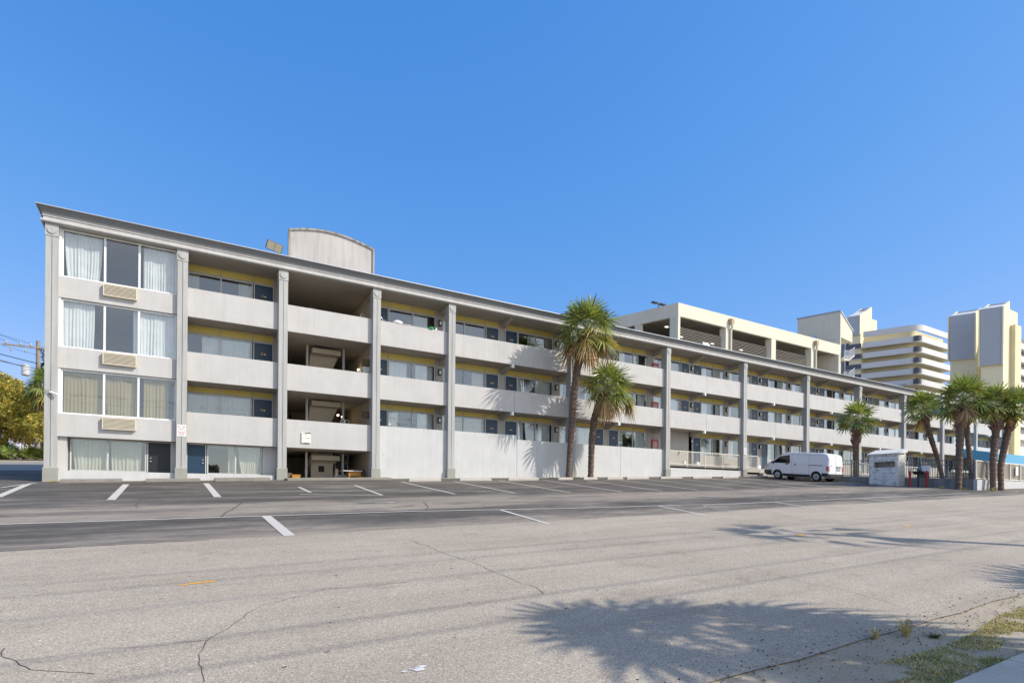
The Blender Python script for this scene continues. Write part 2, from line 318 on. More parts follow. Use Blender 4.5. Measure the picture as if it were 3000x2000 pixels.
def strip(m, pts, wd, dz=0.016, taper=False):
    pts = [Vector((p[0], p[1], 0)) for p in pts]; q = []
    for i in range(len(pts)-1):   # subdivide
        L = (pts[i+1]-pts[i]).length; n = max(1, int(L/0.5)); q += [pts[i].lerp(pts[i+1], k/n) for k in range(n)]
    q.append(pts[-1]); n0 = len(m.v)
    for i, p in enumerate(q):
        d = (q[min(i+1, len(q)-1)]-q[max(i-1, 0)]).normalized(); s_ = Vector((-d.y, d.x, 0))*wd/2
        if taper: s_ *= (0.45 + 0.8*abs(mnoise.noise(p*2.3)))
        for t in (p-s_, p+s_): m.v.append((t.x, t.y, gz(t.x, t.y)+dz))
    for i in range(len(q)-1): k = n0+2*i; m.f.append((k, k+2, k+3, k+1)); m.mi.append(m.cur)
ml = MB()
STR = [((-4.24, -0.9), (-4.75, -3.2)), ((-6.8, -1.2), (-6.9, -7)), ((-4.35, -1.5), (-4.1, -6.9)), ((-1.45, -2.2), (-1.43, -8.5)), ((1.15, -2.1), (1.18, -8.3)), ((4.15, -4.7), (4.06, -7.3)), ((6.43, -4.2), (6.05, -8.9)),
       ((9.05, -2.5), (8.65, -9.1)), ((11.7, -2.45), (11.06, -9.3)), ((14.33, -2.3), (13.4, -9.6)), ((17.1, -2.2), (15.9, -9.8)), ((19.67, -2.7), (18.0, -10.0)), ((22.0, -2.8), (20.4, -9.9)), ((24.4, -2.8), (22.85, -9.9)),
       ((27.2, -2.8), (25.2, -10)), ((30.2, -2.6), (27.8, -9.9)), ((33.2, -2.2), (30.5, -9.7))]
for i, (p, q) in enumerate(STR): strip(ml, [p, q], 0.20 if i in (1, 2, 3, 4) else 0.11)
strip(ml, [(3.6, -7.87), (6.05, -8.9)], 0.10)
strip(ml, [(-9, -12.7), (-2.8, -13.13), (1.85, -13.4), (5.25, -13.59), (7.7, -14.0), (9.6, -14.31), (13.0, -14.6), (16.2, -14.96), (26.1, -15.06), (34, -15.1)], 0.10)
for p, q, wd in (((1.85, -13.45), (1.84, -16.5), 0.2), ((7.69, -14.0), (7.31, -16.9), 0.11), ((13.04, -14.6), (12.42, -17.0), 0.11), ((18.39, -14.9), (17.72, -17.0), 0.11), ((23.95, -15.0), (22.9, -17.0), 0.11)): strip(ml, [p, q], wd)
tag(ml.build('parking_lines', paint_w), kind='structure')
mf = MB()
def arrow(m, x, y, L=2.2):
    for poly in ([(-L/2, -.07), (L/6, -.07), (L/6, .07), (-L/2, .07)], [(L/6, -.2), (L/2, 0), (L/6, .2)]):
        m.quad(*[(x+p, y+q, gz(x+p, y+q)+0.017) for p, q in poly])
for x, y in ((5.2, -11.3), (17.6, -12.7), (22.8, -13.95)): arrow(mf, x, y, 1.3)
strip(mf, [(4.0, -12.75), (4.6, -12.6), (5.3, -12.5), (5.9, -12.3)], 0.06); strip(mf, [(14.9, -15.0), (14.5, -15.15), (14.2, -15.5), (13.9, -16.0)], 0.08)
strip(mf, [(26.5, -15.7), (27.2, -16.6)], 0.35); strip(mf, [(44, -15.0), (38.5, -15.4)], 0.3)
tag(mf.build('pavement_arrows', paint_f), kind='structure')
mbl = MB()
for dx in range(3): strip(mbl, [(35.0+dx*0.75, -7.5-0.1*dx), (34.3+dx*0.75, -9.6-0.1*dx)], 0.5)
tag(mbl.build('disabled_bay_marking', paint_bl), kind='structure')
my = MB(); strip(my, [(0.18, -19.72), (0.46, -19.69)], 0.07); strip(my, [(0.08, -19.75), (0.17, -19.75)], 0.05); strip(my, [(11.3, -20.3), (11.55, -20.3)], 0.1); strip(my, [(15.6, -20.42), (15.85, -20.42)], 0.1)
mz = MB(); rz_ = random.Random(9)
for k in range(26):
    x = 1.62+rz_.gauss(0, .05); y = -23.35+rz_.gauss(0, .035); q = rz_.uniform(.006, .02); mz.quad(*[(x+q*1.8*math.cos(t), y+q*math.sin(t), gz(x, y)+.0165) for t in (0, 1.1, 2.2, 3.3, 4.4, 5.4)])
tag(mz.build('paint_splash', M_('splash_white', (.75, .74, .72), .8)), kind='structure')
tag(my.build('yellow_road_dashes', paint_y), kind='structure')
crack_m = M_('crack_bitumen', (0.075, 0.064, 0.055), 0.95)
mc = MB()
def crack(pts, wd=0.02):
    out = []
    for i in range(len(pts)-1):
        A, B = Vector((*pts[i], 0)), Vector((*pts[i+1], 0)); n = max(2, int((B-A).length/0.12))
        for k in range(n):
            p = A.lerp(B, k/n); out.append((p.x+0.05*mnoise.noise(p*5)+0.02*mnoise.noise(p*17), p.y+0.05*mnoise.noise(p*5+Vector((9, 0, 0)))))
    out.append(pts[-1]); strip(mc, out, wd*.7, 0.0145, True)
crack([(1.73, -9.94), (1.32, -11.65), (1.07, -12.54), (0.85, -13.64)], 0.05)
crack([(2.54, -20.74), (1.89, -20.72), (1.51, -20.63), (1.17, -20.88), (0.8, -21.04), (0.6, -21.41), (0.37, -21.8), (0.25, -21.99), (0.2, -22.28), (0.18, -22.51), (0.21, -22.67), (0.2, -22.87), (0.1, -23.3)], 0.014)
crack([(-1.15, -21.45), (-1.09, -21.67), (-0.94, -21.95), (-0.85, -22.07), (-0.74, -22.16), (-0.62, -22.27), (-0.47, -22.37)], 0.018)
crack([(0.25, -21.94), (-0.1, -21.9), (-0.46, -21.79), (-0.73, -21.84), (-1.0, -21.82)], 0.009)
crack([(3.65, -17.81), (3.72, -18.42), (3.69, -18.93), (3.74, -19.37), (3.81, -20.05), (3.78, -20.65), (3.79, -21.04), (3.77, -21.38), (3.84, -21.63), (3.73, -21.95)], 0.016)
crack([(6.56, -11.34), (6.33, -12.02), (6.15, -12.66), (5.85, -13.21), (5.68, -13.63)], 0.04)
crack([(-0.71, -8.17), (-0.79, -10.12), (-0.72, -10.78)], 0.03)
crack([(7.42, -21.92), (7.36, -22.56), (7.25, -23.01), (7.33, -23.31), (7.27, -23.74), (7.12, -24.17)], 0.012)
crack([(-2.22, -16.40), (-1.36, -16.42), (-0.57, -16.45), (0.04, -16.46), (0.55, -16.5)], 0.05)
crack([(9.0, -19.0), (12, -20.4), (15, -21.0)], 0.02)
tag(mc.build('asphalt_cracks', crack_m), kind='structure')
# near sidewalk at the bottom right corner
ms = MB()
for i in range(8): 
    x0, x1 = -6+i*3.0+0.006, -3+i*3.0-0.006
    T = lambda x, y, z: (x, y, gz(x, y)+z)
    ms.box(x0, x1, -27.2, -25.5, -0.05, 0.05, T)
tag(ms.build('sidewalk', concrete_m), kind='structure')

# ------------------------------------------------------------------ motel
motel = E('motel_building', (40, 4, 2.2), 'long four storey grey stucco motel with blue doors and yellow transoms behind the parking lot', 'motel')
XR = 85.1; DEPTH = 8.3; WY = 1.35
LV = {'A': (3.85, 5.13), 'B': (6.47, 7.68), 'C': (9.17, 10.38)}
COLX = [-3.96, 0.32, 4.27, 8.60, 12.67, 20.72, 28.77, 36.87, 44.93, 52.95, 61.0, 69.1, 77.2, 84.9]
# slabs
for nm, zb in (('A', 3.85), ('B', 6.47), ('C', 9.17)):
    b = PB(motel)
    if nm == 'A': b.box(-4.1, 36.7, 0.26, DEPTH-0.05, zb, zb+0.13); b.box(36.72, XR-.1, 0.0, DEPTH-0.05, zb-0.2, zb+0.1)
    else: b.box(-4.1, XR-.1, 0.26, DEPTH-0.05, zb+0.003, zb+0.14)
    b.build('floor_slab', soffit_m)
b = PB(motel); b.box(-4.1, XR-.1, -0.0, DEPTH-.05, 11.862, 12.05); b.build('top_soffit', soffit_m)
b = PB(motel); b.box(-4.1, XR-.1, 0.05, DEPTH-0.1, 12.06, 12.36)
b.box(-3.9, -3.62, 0.8, 1.1, 12.36, 12.62)
b.build('roof', roof_m)
# outer walls: left end, right end, back
b = PB(motel)
b.box(-4.18, -4.02, 0.1, DEPTH, 1.2, 11.86); b.box(XR-.15, XR, 0.1, DEPTH, 2.5, 11.86); b.box(-4.02, XR-.15, DEPTH-.15, DEPTH, 1.2, 11.86)
b.build('wall', stucco)
# columns
for i, x in enumerate(COLX):
    hw = 0.19; zb = gz(x, 0)-0.3; zt = gz(x, 0)+0.54
    b = PB(motel); col = None
    # shaft with a groove down the middle
    b.box(x-hw, x-0.012, -.08, 0.42, zt-.3, 11.36); b.box(x+0.012, x+hw, -.08, 0.42, zt-.3, 11.36); b.box(x-0.012, x+0.012, -.05, 0.40, zt-.3, 11.36)
    col = b.build('column', column_m, bevel=0)
    b = PB(motel); b.box(x-hw-0.012, x+hw+0.012, -0.094, 0.43, 11.385, 11.84); b.box(x-hw, x+hw, -.07, .42, 11.36, 11.385)
    cp = b.build('capital', column_m, col)
    cp.parent = col; 
    n = 24; b = PB(motel)
    cz = 11.61
    b.prism([(0.14*math.cos(2*math.pi*k/n), 0.14*math.sin(2*math.pi*k/n)) for k in range(n)], lambda p, q: (x+p, -0.08, cz+q), lambda p, q: (x+p, -0.125, cz+q))
    b.build('medallion', column_m, col)
    b = PB(motel); b.box(x-hw-0.035, x+hw+0.035, -0.12, 0.46, zb, zt-0.03)
    b.hexa([(x-hw-.035, -.12, zt-.03), (x+hw+.035, -.12, zt-.03), (x+hw+.035, .46, zt-.03), (x-hw-.035, .46, zt-.03)], [(x-hw-.008, -.09, zt), (x+hw+.008, -.09, zt), (x+hw+.008, .43, zt), (x-hw-.008, .43, zt)])
    b.build('plinth', base_m, col)
# cornice ring
def ring(prof, name, mat):   # prof: list of (offset outward, z) closed polygon
    b = PB(motel); k = len(prof)
    for o, z in prof:
        pass
    cor = [lambda o: (-4.19-o, -.09-o), lambda o: (XR+o, -.09-o), lambda o: (XR+o, DEPTH+o), lambda o: (-4.19-o, DEPTH+o)]
    n0 = len(b.v)
    for c_ in cor:
        for o, z in prof: x, y = c_(o); b.v.append((x, y, z))
    for s in range(4):
        for i in range(k):
            j = (i+1) % k; s2 = (s+1) % 4; b.f.append((n0+s*k+i, n0+s2*k+i, n0+s2*k+j, n0+s*k+j)); b.mi.append(0)
    return b.build(name, mat)
ring([(-0.2, 11.861), (0.03, 11.861), (0.03, 12.08), (-0.2, 12.08)], 'fascia', fascia_m)
ring([(0.031, 11.84), (0.075, 11.85), (0.105, 11.875), (0.115, 11.905), (0.10, 11.94), (0.06, 11.955), (0.031, 11.955)], 'fascia_molding', fascia_m)
ring([(-0.2, 12.085), (0.06, 12.085), (0.06, 12.12), (-0.2, 12.12)], 'fascia_lip', fascia_m)
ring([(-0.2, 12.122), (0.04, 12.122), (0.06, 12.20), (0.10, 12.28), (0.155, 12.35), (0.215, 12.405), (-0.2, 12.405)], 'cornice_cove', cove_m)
ring([(-0.22, 12.407), (0.235, 12.407), (0.235, 12.44), (-0.22, 12.44)], 'roof_edge_flashing', metal_m)
# balcony panels
joint = 0.008
def panel(x0, x1, z0, z1, mat=stucco, y0=0.12, y1=0.25, nm='balcony_wall'):
    b = PB(motel); b.box(x0, x1, y0, y1, z0, z1); return b.build(nm, mat)
for i in range(1, len(COLX)-1):
    x0, x1 = COLX[i]+0.19, COLX[i+1]-0.19
    for nm, (z0, z1) in LV.items():
        if nm == 'A' and (i >= 3): continue
        if x1-x0 > 6:
            mid = (x0+x1)/2; panel(x0, mid-joint, z0, z1); panel(mid+joint, x1, z0, z1)
        else: panel(x0, x1, z0, z1)
# ground storey high walls, bays 4 to 6
panel(8.79, 12.48, 1.8, 5.14, stucco_low, nm='ground_wall'); panel(12.86, 16.87, 1.8, 5.16, stucco_low, nm='ground_wall')
panel(16.89, 20.53, 2.0, 4.92, stucco_low, nm='ground_wall'); panel(20.91, 24.7, 2.0, 4.92, stucco_low, nm='ground_wall'); panel(24.72, 28.58, 2.0, 4.93, stucco_low, nm='ground_wall')
panel(-3.77, 0.13, 1.5, 2.54, stucco_low, 0.05, 0.2, 'low_wall'); panel(0.51, 3.95, 1.5, 2.54, stucco_low, 0.05, 0.2, 'low_wall')
panel(28.96, 36.68, 2.2, 3.72, stucco_low, 0.03, 0.25, 'low_wall')
panel(37.06, 45, 2.5, 3.5, concrete_d, 0.05, 0.25, 'low_wall')
# bay 1 upper panels + glazing
def curtain(par, x0, x1, z0, z1, y, mat, seed=0, amp=0.035, drape=0.0):
    rnd = random.Random(seed); n = max(8, int((x1-x0)/0.017)); b = PB(motel)
    ph = rnd.random()*6; fr = rnd.uniform(42, 62); rows = 6
    for j in range(rows):
        t = j/(rows-1); z = z1+(z0-z1)*t
        for i in range(n+1):
            s = i/n; x = x0+(x1-x0)*s
            x += drape*t*t*(x1-x0)*(0.5-s)*0.6
            yy = y + amp*(0.4+0.6*t)*math.sin(fr*(x0+(x1-x0)*s)+ph+2.2*math.sin(5.1*s+ph)+.8*math.sin(2*t+9*s+ph))*(.65+.35*math.sin(17*s+ph)) + amp*0.5*math.sin(11.3*s*(x1-x0)+ph*2)
            b.v.append((x, yy, z))
    for j in range(rows-1):
        for i in range(n): k = j*(n+1)+i; b.f.append((k, k+1, k+n+2, k+n+1)); b.mi.append(0)
    o = b.build('curtain', mat, par, smooth=True); return o
def window(x0, x1, z0, z1, y, mull=(), curt=(), fm=frame_m, fw=0.05, name='window', cm=cur_w, seed=0, deep=0.07):
    b = PB(motel)
    b.box(x0, x0+fw, y-deep/2, y+deep/2, z0, z1); b.box(x1-fw, x1, y-deep/2, y+deep/2, z0, z1)
    b.box(x0+fw, x1-fw, y-deep/2, y+deep/2, z0, z0+fw); b.box(x0+fw, x1-fw, y-deep/2, y+deep/2, z1-fw, z1)
    for m in mull: b.box(m-fw*.6, m+fw*.6, y-deep/2-0.004, y+deep/2, z0+fw, z1-fw)
    fo = b.build(name, fm)
    b = PB(motel); ms_ = [x0+fw] + list(mull) + [x1-fw]
    for i in range(len(ms_)-1):
        e = 0.0015*random.uniform(-1, 1)
        b.quad((ms_[i], y+e, z0+fw), (ms_[i+1], y-e, z0+fw), (ms_[i+1], y-e, z1-fw), (ms_[i], y+e, z1-fw))
    b.build('glass', glass_m, fo)
    for k, cdef in enumerate(curt):
        c0, c1 = cdef[0], cdef[1]; mt = cdef[2] if len(cdef) > 2 else cm; dr = cdef[3] if len(cdef) > 3 else 0.0
        curtain(fo, x0+(x1-x0)*c0, x0+(x1-x0)*c1, z0+0.03, z1-0.03, y+0.14, mt, seed*7+k, drape=dr)
    return fo
for z0, z1, zt, cu in ((9.17, 9.98, 11.86, [(0.02, .33, cur_w, 0.25), (.69, .99)]), (6.47, 7.28, 9.17, [(0.0, .27, cur_w, 0.12), (.60, .99)]), (3.85, 4.72, 6.47, [(0.02, .355, cur_o), (.37, .66, cur_o, .1), (.70, .93, cur_o)])):
    panel(-3.77, 0.13, z0, z1, stucco, 0.09, 0.25)
    window(-3.70, 0.12, z1, zt-0.02, 0.21, (-2.34, -1.2), cu, framew_m, 0.06, seed=int(z1*10))
    b = PB(motel); b.box(-3.77, -3.70, 0.12, 0.25, z1, zt); b.build('window_post', framew_m)
    # air conditioner grille
    b = PB(motel); ax0, ax1, az0, az1 = -2.38, -1.27, z1-0.52, z1-0.06
    b.box(ax0, ax1, -0.05, 0.088, az0, az0+0.03); b.box(ax0, ax1, -0.05, 0.088, az1-0.03, az1); b.box(ax0, ax0+0.03, -0.05, 0.088, az0+.03, az1-.03); b.box(ax1-.03, ax1, -0.05, 0.088, az0+.03, az1-.03)
    ac = b.build('air_conditioner', beige_m)
    b = PB(motel)
    for k in range(8):
        zz = az0+0.046+k*0.0485; b.hexa([(ax0+.03, -.045, zz), (ax1-.03, -.045, zz), (ax1-.03, .0, zz+.012), (ax0+.03, .0, zz+.012)], [(ax0+.03, -.045, zz+.024), (ax1-.03, -.045, zz+.024), (ax1-.03, .0, zz+.036), (ax0+.03, .0, zz+.036)])
    b.build('louvre', beige_m, ac)
    b = PB(motel); b.box(ax0+.03, ax1-.03, 0.03, 0.088, az0+.03, az1-.03); b.build('back_plate', black_m, ac)
# small chairs inside the top corner room stand as their own thing later
# ground rooms of bays 1, 2
b = PB(motel); b.box(-3.77, -3.5, 0.22, 0.7, 2.0, 3.85); b.box(-.02, .5, .5, .7, 2.0, 3.85); b.box(3.52, 4.1, .5, .7, 2.0, 3.85); b.box(-4.0, 4.2, 0.2, 7, 1.9, 2.02); b.build('ground_floor', stucco)
def door(x0, x1, z0, z1, y, mat=door_m, side=1, plate=True):
    b = PB(motel); b.box(x0+.04, x1-.04, y-.02, y+.03, z0, z1-.04); d = b.build('door', mat)
    b = PB(motel); b.box(x0, x0+.04, y-.05, y+.05, z0, z1); b.box(x1-.04, x1, y-.05, y+.05, z0, z1); b.box(x0+.04, x1-.04, y-.05, y+.05, z1-.04, z1); b.build('door_frame', frame_m, d)
    hx = x0+.13 if side < 0 else x1-.13
    b = PB(motel); b.tube([(hx, y-.02, z0+1.0), (hx, y-.08, z0+1.0)], 0.028, 8); b.tube([(hx, y-.02, z0+1.14), (hx, y-.045, z0+1.14)], 0.024, 8); b.build('handle', metal_m, d)
    if plate:
        cx_ = (x0+x1)/2; b = PB(motel); b.box(cx_-.10, cx_-.01, y-.035, y-.021, z0+1.58, z0+1.69); b.build('number_plate', orange_m, d)
        b = PB(motel); b.box(cx_+.03, cx_+.10, y-.03, y-.021, z0+1.60, z0+1.65); b.build('peephole_plate', white_m, d)
    return d
window(-3.45, -.92, 2.55, 3.84, .6, (-2.23,), [(0.03, .5, cur_b, .2), (.52, .93, cur_b, .1)], seed=3)
door(-.9, -.02, 2.02, 3.84, .6, door_dark, -1, False)
door(.51, 1.27, 2.02, 3.84, .6, door_m, 1, False)
window(1.3, 3.5, 2.55, 3.84, .6, (2.42,), [(.38, .5, cur_b), (.56, .98, cur_b, .5)], seed=5)
# ---- room fronts
wallb = []
def seg_wall(x0, x1, z0, z1, y=WY):
    b = PB(motel); b.box(x0, x1, y, y+.12, z0, z1); return b.build('corridor_wall', wall_in)
rnd = random.Random(11)
OPT = [[(0.02, .98)], [(0.0, .2), (.62, .98)], [(0.0, .33), (.68, 1)], [(.0, .16), (.52, .98)], [(0.02, .48), (.72, .98)], [(.0, .14), (.80, 1)], [(0, .98, cur_b)], [(0, .24), (.5, .74)], [(.02, .30), (.55, .97)]]
def room_front(xa, xb, doorleft, lv, curt=None, low=False, dd=door_m):
    F0 = {'A': 3.98, 'B': 6.61, 'C': 9.31}[lv]; top = {'A': 6.47, 'B': 9.17, 'C': 11.86}[lv]; th = F0+2.17
    if doorleft: d0, d1, w0, w1 = xa, xa+.87, xa+.91, xb
    else: d0, d1, w0, w1 = xb-.87, xb, xa, xb-.91
    door(d0, d1, F0, th, WY+.02, dd, 1 if doorleft else -1)
    mid = (w0+w1)/2; sd = rnd.randrange(9999)
    cu = curt if curt is not None else OPT[rnd.choice([0, 1, 1, 2, 2, 3, 4, 5, 6, 7, 8, 8])]
    cmx = cur_w if rnd.random() < .8 else cur_b
    window(w0, w1, F0+.80, th, WY+.05, (mid,), cu, frame_m, .045, seed=sd, cm=cmx)
    b = PB(motel); b.box(w0, w1, WY+.02, WY+.12, F0, F0+.80); b.build('sill_panel', wall_in)
    tr = PB(motel); fr = PB(motel)
    xs = sorted([xa, xb, mid, (d1+.02) if doorleft else (d0-.02)])
    for i in range(3): tr.box(xs[i]+.02, xs[i+1]-.02, WY+.02, WY+.06, th+.05, top-.035)
    for x in xs: fr.box(x-.02, x+.02, WY, WY+.08, th+.05, top-.035)
    fr.box(xa-.02, xb+.02, WY-.005, WY+.08, th, th+.05); fr.box(xa-.02, xb+.02, WY-.005, WY+.08, top-.035, top)
    t = tr.build('transom', yellow_m); fr.build('transom_frame', wall_in, t)
def wall_lamp(x, z, y=WY):
    b = PB(motel); b.box(x-.08, x+.08, y-.12, y, z-.16, z+.16); l = b.build('wall_lamp', black_m)
    b = PB(motel); b.box(x-.05, x+.05, y-.135, y-.121, z-.11, z+.08); b.build('lamp_glass', white_m, l)
def bracket(x, top, lamp=False):
    b = PB(motel); b.prism([(0.26, top-.10), (0.26, top-.005), (WY, top-.005), (WY, top-.34), (0.9, top-.30)], lambda p, q: (x-.09, p, q), lambda p, q: (x+.09, p, q)); o = b.build('bracket_beam', soffit_m)
    if lamp:
        b = PB(motel); b.box(x-.07, x+.07, .02, .2, top-.2, top-.012); b.build('soffit_lamp', white_m, o)
TOPS = {'A': 6.47, 'B': 9.17, 'C': 11.86}
for lv in 'ABC':
    F0 = {'A': 3.98, 'B': 6.61, 'C': 9.31}[lv]; top = TOPS[lv]
    z0w = F0 if lv != 'A' else 3.98
    cu2 = {'C': [(0, .17), (.78, 1)], 'B': [(.22, .98)], 'A': [(.0, .98, cur_b)]}[lv]
    room_front(.53, 4.06, False, lv, cu2); seg_wall(4.08, 4.4, z0w, top)
    cu4 = {'C': [(.52, .85, cur_b)], 'B': [(.02, .4), (.58, .97)], 'A': [(0, .22, cur_w, .2), (.64, .98, cur_w, -.1)]}[lv]
    room_front(8.78, 12.33, True, lv, cu4)
    Pc = [16.53, 24.5, 32.57, 40.55, 48.6, 56.65, 64.7, 72.75, 80.8]
    Lc = 12.33
    for i, P in enumerate(Pc):
        wall_x0 = P-3.78
        seg_wall(Lc+.02, wall_x0-.02, z0w, top)
        if not (i == 2): wall_lamp(Lc+.24, F0+1.85)
        cl = None; cr = None
        if i == 0: cl = {'C': [(0, .12)], 'B': [(.72, 1)], 'A': [(0, .95, cur_b)]}[lv]; cr = {'C': [(.3, .99, cur_b)], 'B': [(0, .22), (.55, .97)], 'A': [(0, .2), (.62, .96)]}[lv]
        if i == 2 and lv == 'A':   # plain wall left of the door with the railing
            b = PB(motel); b.box(wall_x0, P+.13, WY, WY+.12, F0, top); b.build('corridor_wall', wall_in)
        else: room_front(wall_x0, P-.21, False, lv, cl)
        seg_wall(P-.19, P+.19, z0w, top)
        if i >= 2: wall_lamp(P+.02, F0+1.85)
        room_front(P+.21, P+3.68 if i != 8 else P+3.68, True, lv, cr)
        Lc = P+3.68
        bracket(P, top, lamp=(lv in 'AB'))
    seg_wall(Lc+.02, XR-.2, z0w, top)
    for cx_ in COLX[2:-1]: bracket(cx_, top)
    # hose cabinet
    b = PB(motel); b.box(28.62, 29.25, WY-.05, WY+.0, F0+.55, F0+1.75); hc = b.build('hose_cabinet', red_m)
    b = PB(motel); b.box(28.74, 29.13, WY-.056, WY-.051, F0+.72, F0+1.6); b.build('cabinet_glass', M_('cabinet_glass', (.35, .2, .2), .2), hc)
    # room back walls and party walls
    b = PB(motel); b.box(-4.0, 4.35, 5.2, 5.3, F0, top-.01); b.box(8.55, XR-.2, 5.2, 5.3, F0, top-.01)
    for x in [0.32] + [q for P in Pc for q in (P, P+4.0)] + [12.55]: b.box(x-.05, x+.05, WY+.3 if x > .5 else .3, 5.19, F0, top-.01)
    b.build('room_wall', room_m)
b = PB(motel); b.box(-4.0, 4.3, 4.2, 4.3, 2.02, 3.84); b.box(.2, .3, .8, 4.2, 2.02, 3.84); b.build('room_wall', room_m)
# ---- stairwell, bay 3
b = PB(motel)
b.box(4.28, 4.40, .45, 7.5, 2.0, 11.85); b.box(8.56, 8.70, .45, 7.5, 2.0, 11.85); b.box(4.40, 8.56, 7.4, 7.5, 2.0, 11.85)
b.build('stairwell_wall', stairwell_m)
for lv, z in (('G', 2.4), ('A', 3.98), ('B', 6.61)):
    hgt = 2.65 if lv != 'G' else 1.5
    b = PB(motel); b.box(5.95, 7.35, 1.9, 2.4, z+hgt-.48, z+hgt-.24)
    b.hexa([(5.95, 2.4, z+hgt-.55), (7.30, 2.4, z+hgt-.55), (6.75, 3.6, z+.3), (5.95, 3.6, z+.3)], [(5.95, 2.45, z+hgt-.3), (7.30, 2.45, z+hgt-.3), (6.75, 3.9, z+.4), (5.95, 3.9, z+.4)])
    fl = b.build('stair_flight', stairwell_m)
    b = PB(motel); b.box(5.66, 5.76, 1.9, 2.0, z, z+hgt-.1); b.build('stair_post', fascia_m); b = PB(motel); b.box(7.45, 7.55, 1.9, 2.0, z, z+hgt-.1); b.build('stair_post', fascia_m)
    if lv != 'G':
        b = PB(motel)
        b.hexa([(5.0, 3.0, z), (5.1, 3.0, z), (5.6, 5.5, z+1.7), (5.5, 5.5, z+1.7)], [(5.0, 3.0, z+.35), (5.1, 3.0, z+.35), (5.6, 5.5, z+2.1), (5.5, 5.5, z+2.1)])
        for k in range(6): b.box(4.9+k*.13, 4.92+k*.13, 3.1, 3.12, z, z+1.0)
        b.box(4.9, 5.6, 3.09, 3.13, z+1.0, z+1.04); b.build('stair_railing', black_m, fl)
        b = PB(motel); b.box(5.1, 5.6, 7.2, 7.38, z+1.2, z+2.3); b.build('stairwell_cabinet', red_m)
        b = PB(motel); b.box(8.2, 8.54, .9, 1.2, z, z+1.55 if lv == 'B' else z+1.1); b.build('utility_box', white_m)
        b = PB(motel); b.box(8.25, 8.54, .9, 1.1, z+1.62, z+1.95); b.build('electric_box', wood_m)
b = PB(motel); b.box(6.3, 6.6, 4.5, 4.7, 9.31, 11.85); b.build('stair_post', stairwell_m)
b = PB(motel); b.box(4.0, 8.8, -0.1, 7.3, 1.9, 2.38); b.build('carport_floor', concrete_d)
b = PB(motel); b.box(6.05, 7.15, 2.5, 2.7, 2.38, 3.84); pw = b.build('meter_wall', stairwell_m)
b = PB(motel); b.box(6.42, 6.70, 2.47, 2.499, 2.85, 3.15); b.build('meter_hatch', dark_m, pw)
door(7.35, 8.05, 2.38, 3.84, 3.0, door_dark, 1, False)
for (x, y, z) in ((8.45, 2.6, 11.0), (8.45, 2.6, 8.35), (7.6, 3.4, 5.95), (7.95, 3.9, 5.95)):
    b = PB(motel); n = 8
    for k in range(1): b.tube([(x+.1 if x > 8 else x, y, z+.02), (x, y, z)], .02, 6)
    st = b.build('lamp_bracket', black_m)
    b = PB(motel); b.tube([(x, y, z-.05), (x, y, z-.03), (x, y, z+.02), (x, y, z+.04)], [.012, .042, .042, .012], 10); b.build('lamp_bulb', lamp_e, st, smooth=True)
# low kerb along the front
kb = MB(); T = lambda x, y, z: (x, y, gz(x, y)+z)
for x0, x1, zz in ((-3.6, -1.7, .10), (-.9, 1.0, .10), (1.55, 3.7, .12), (4.4, 9.2, .09), (9.3, 28.6, .03)):
    for k in range(int((x1-x0)/.9)+1):
        xa = x0+k*.9; xb = min(x1, xa+.9)
        if xb > xa: kb.box(xa, xb, -.75 if zz > .05 else -.4, -.06, -.1, zz, T)
tag(kb.build('kerb', concrete_d), kind='structure')
# walkway railing in bay 7
def railing(x0, x1, z0, h, y=.15, step=.135, nm='railing', mat=rail_m, posts=4):
    b = PB(motel); b.tube([(x0, y, z0+h), (x1, y, z0+h)], .028, 8); b.tube([(x0, y, z0+.04), (x1, y, z0+.04)], .022, 8)
    n = int((x1-x0)/step)
    for k in range(1, n): b.box(x0+k*step-.009, x0+k*step+.009, y-.009, y+.009, z0+.04, z0+h)
    for k in range(posts+1): x = x0+(x1-x0)*k/posts; b.box(x-.024, x+.024, y-.024, y+.024, z0-.15, z0+h)
    return b.build(nm, mat)
railing(28.97, 36.5, 3.97, .93)
railing(37.1, 38.6, 3.97, .93, y=.1, posts=1)
railing(53.1, 60.8, 3.95, .95, posts=3); railing(61.2, 68.9, 3.95, .95, posts=3)
for x in (31.6, 32.9, 36.2, 40.0): 
    b = PB(motel); b.box(x-.14, x+.14, .9, 1.1, 3.96, 4.3); b.build('bollard_block', white_m)
b = PB(motel); b.box(38.7, 44.7, -.35, .0, 3.2, 3.62); b.box(38.7, 44.7, -.02, .04, 3.4, 3.8); b.build('step', concrete_m)
# roof panel (arched screen)
b = PB(motel); N = 20; X0, X1 = 4.95, 9.38
arc = [(X0, 12.45), (X0, 15.09)] + [(X0+(X1-X0)*k/N, 15.09+0.37*math.sin(math.pi*min(1, max(0, (k/N)))**.95)) for k in range(1, N)] + [(X1, 15.05), (X1, 12.45)]
b.prism(arc, lambda p, q: (p, 3.0, q), lambda p, q: (p, 3.16, q)); rp = b.build('arched_roof_screen', M_('stained_screen', (.50, .47, .445), .9, .16, .6, streak=.13))
b = PB(motel)
inn = [(x, z) for x, z in arc]
for k in range(1, len(inn)-2):
    (xa, za), (xb, zb) = inn[k], inn[k+1]
    b.hexa([(xa, 2.93, za-.07), (xb, 2.93, zb-.07), (xb, 3.0, zb-.07), (xa, 3.0, za-.07)], [(xa, 2.93, za+.03), (xb, 2.93, zb+.03), (xb, 3.0, zb+.03), (xa, 3.0, za+.03)])
for xa in (X0, X1-.1): b.box(xa, xa+.1, 2.93, 3.0, 12.45, 15.0)
b.build('screen_trim', M_('screen_trim', (.38, .36, .33), .9, .3, 1, streak=.4), rp)
b = PB(motel)
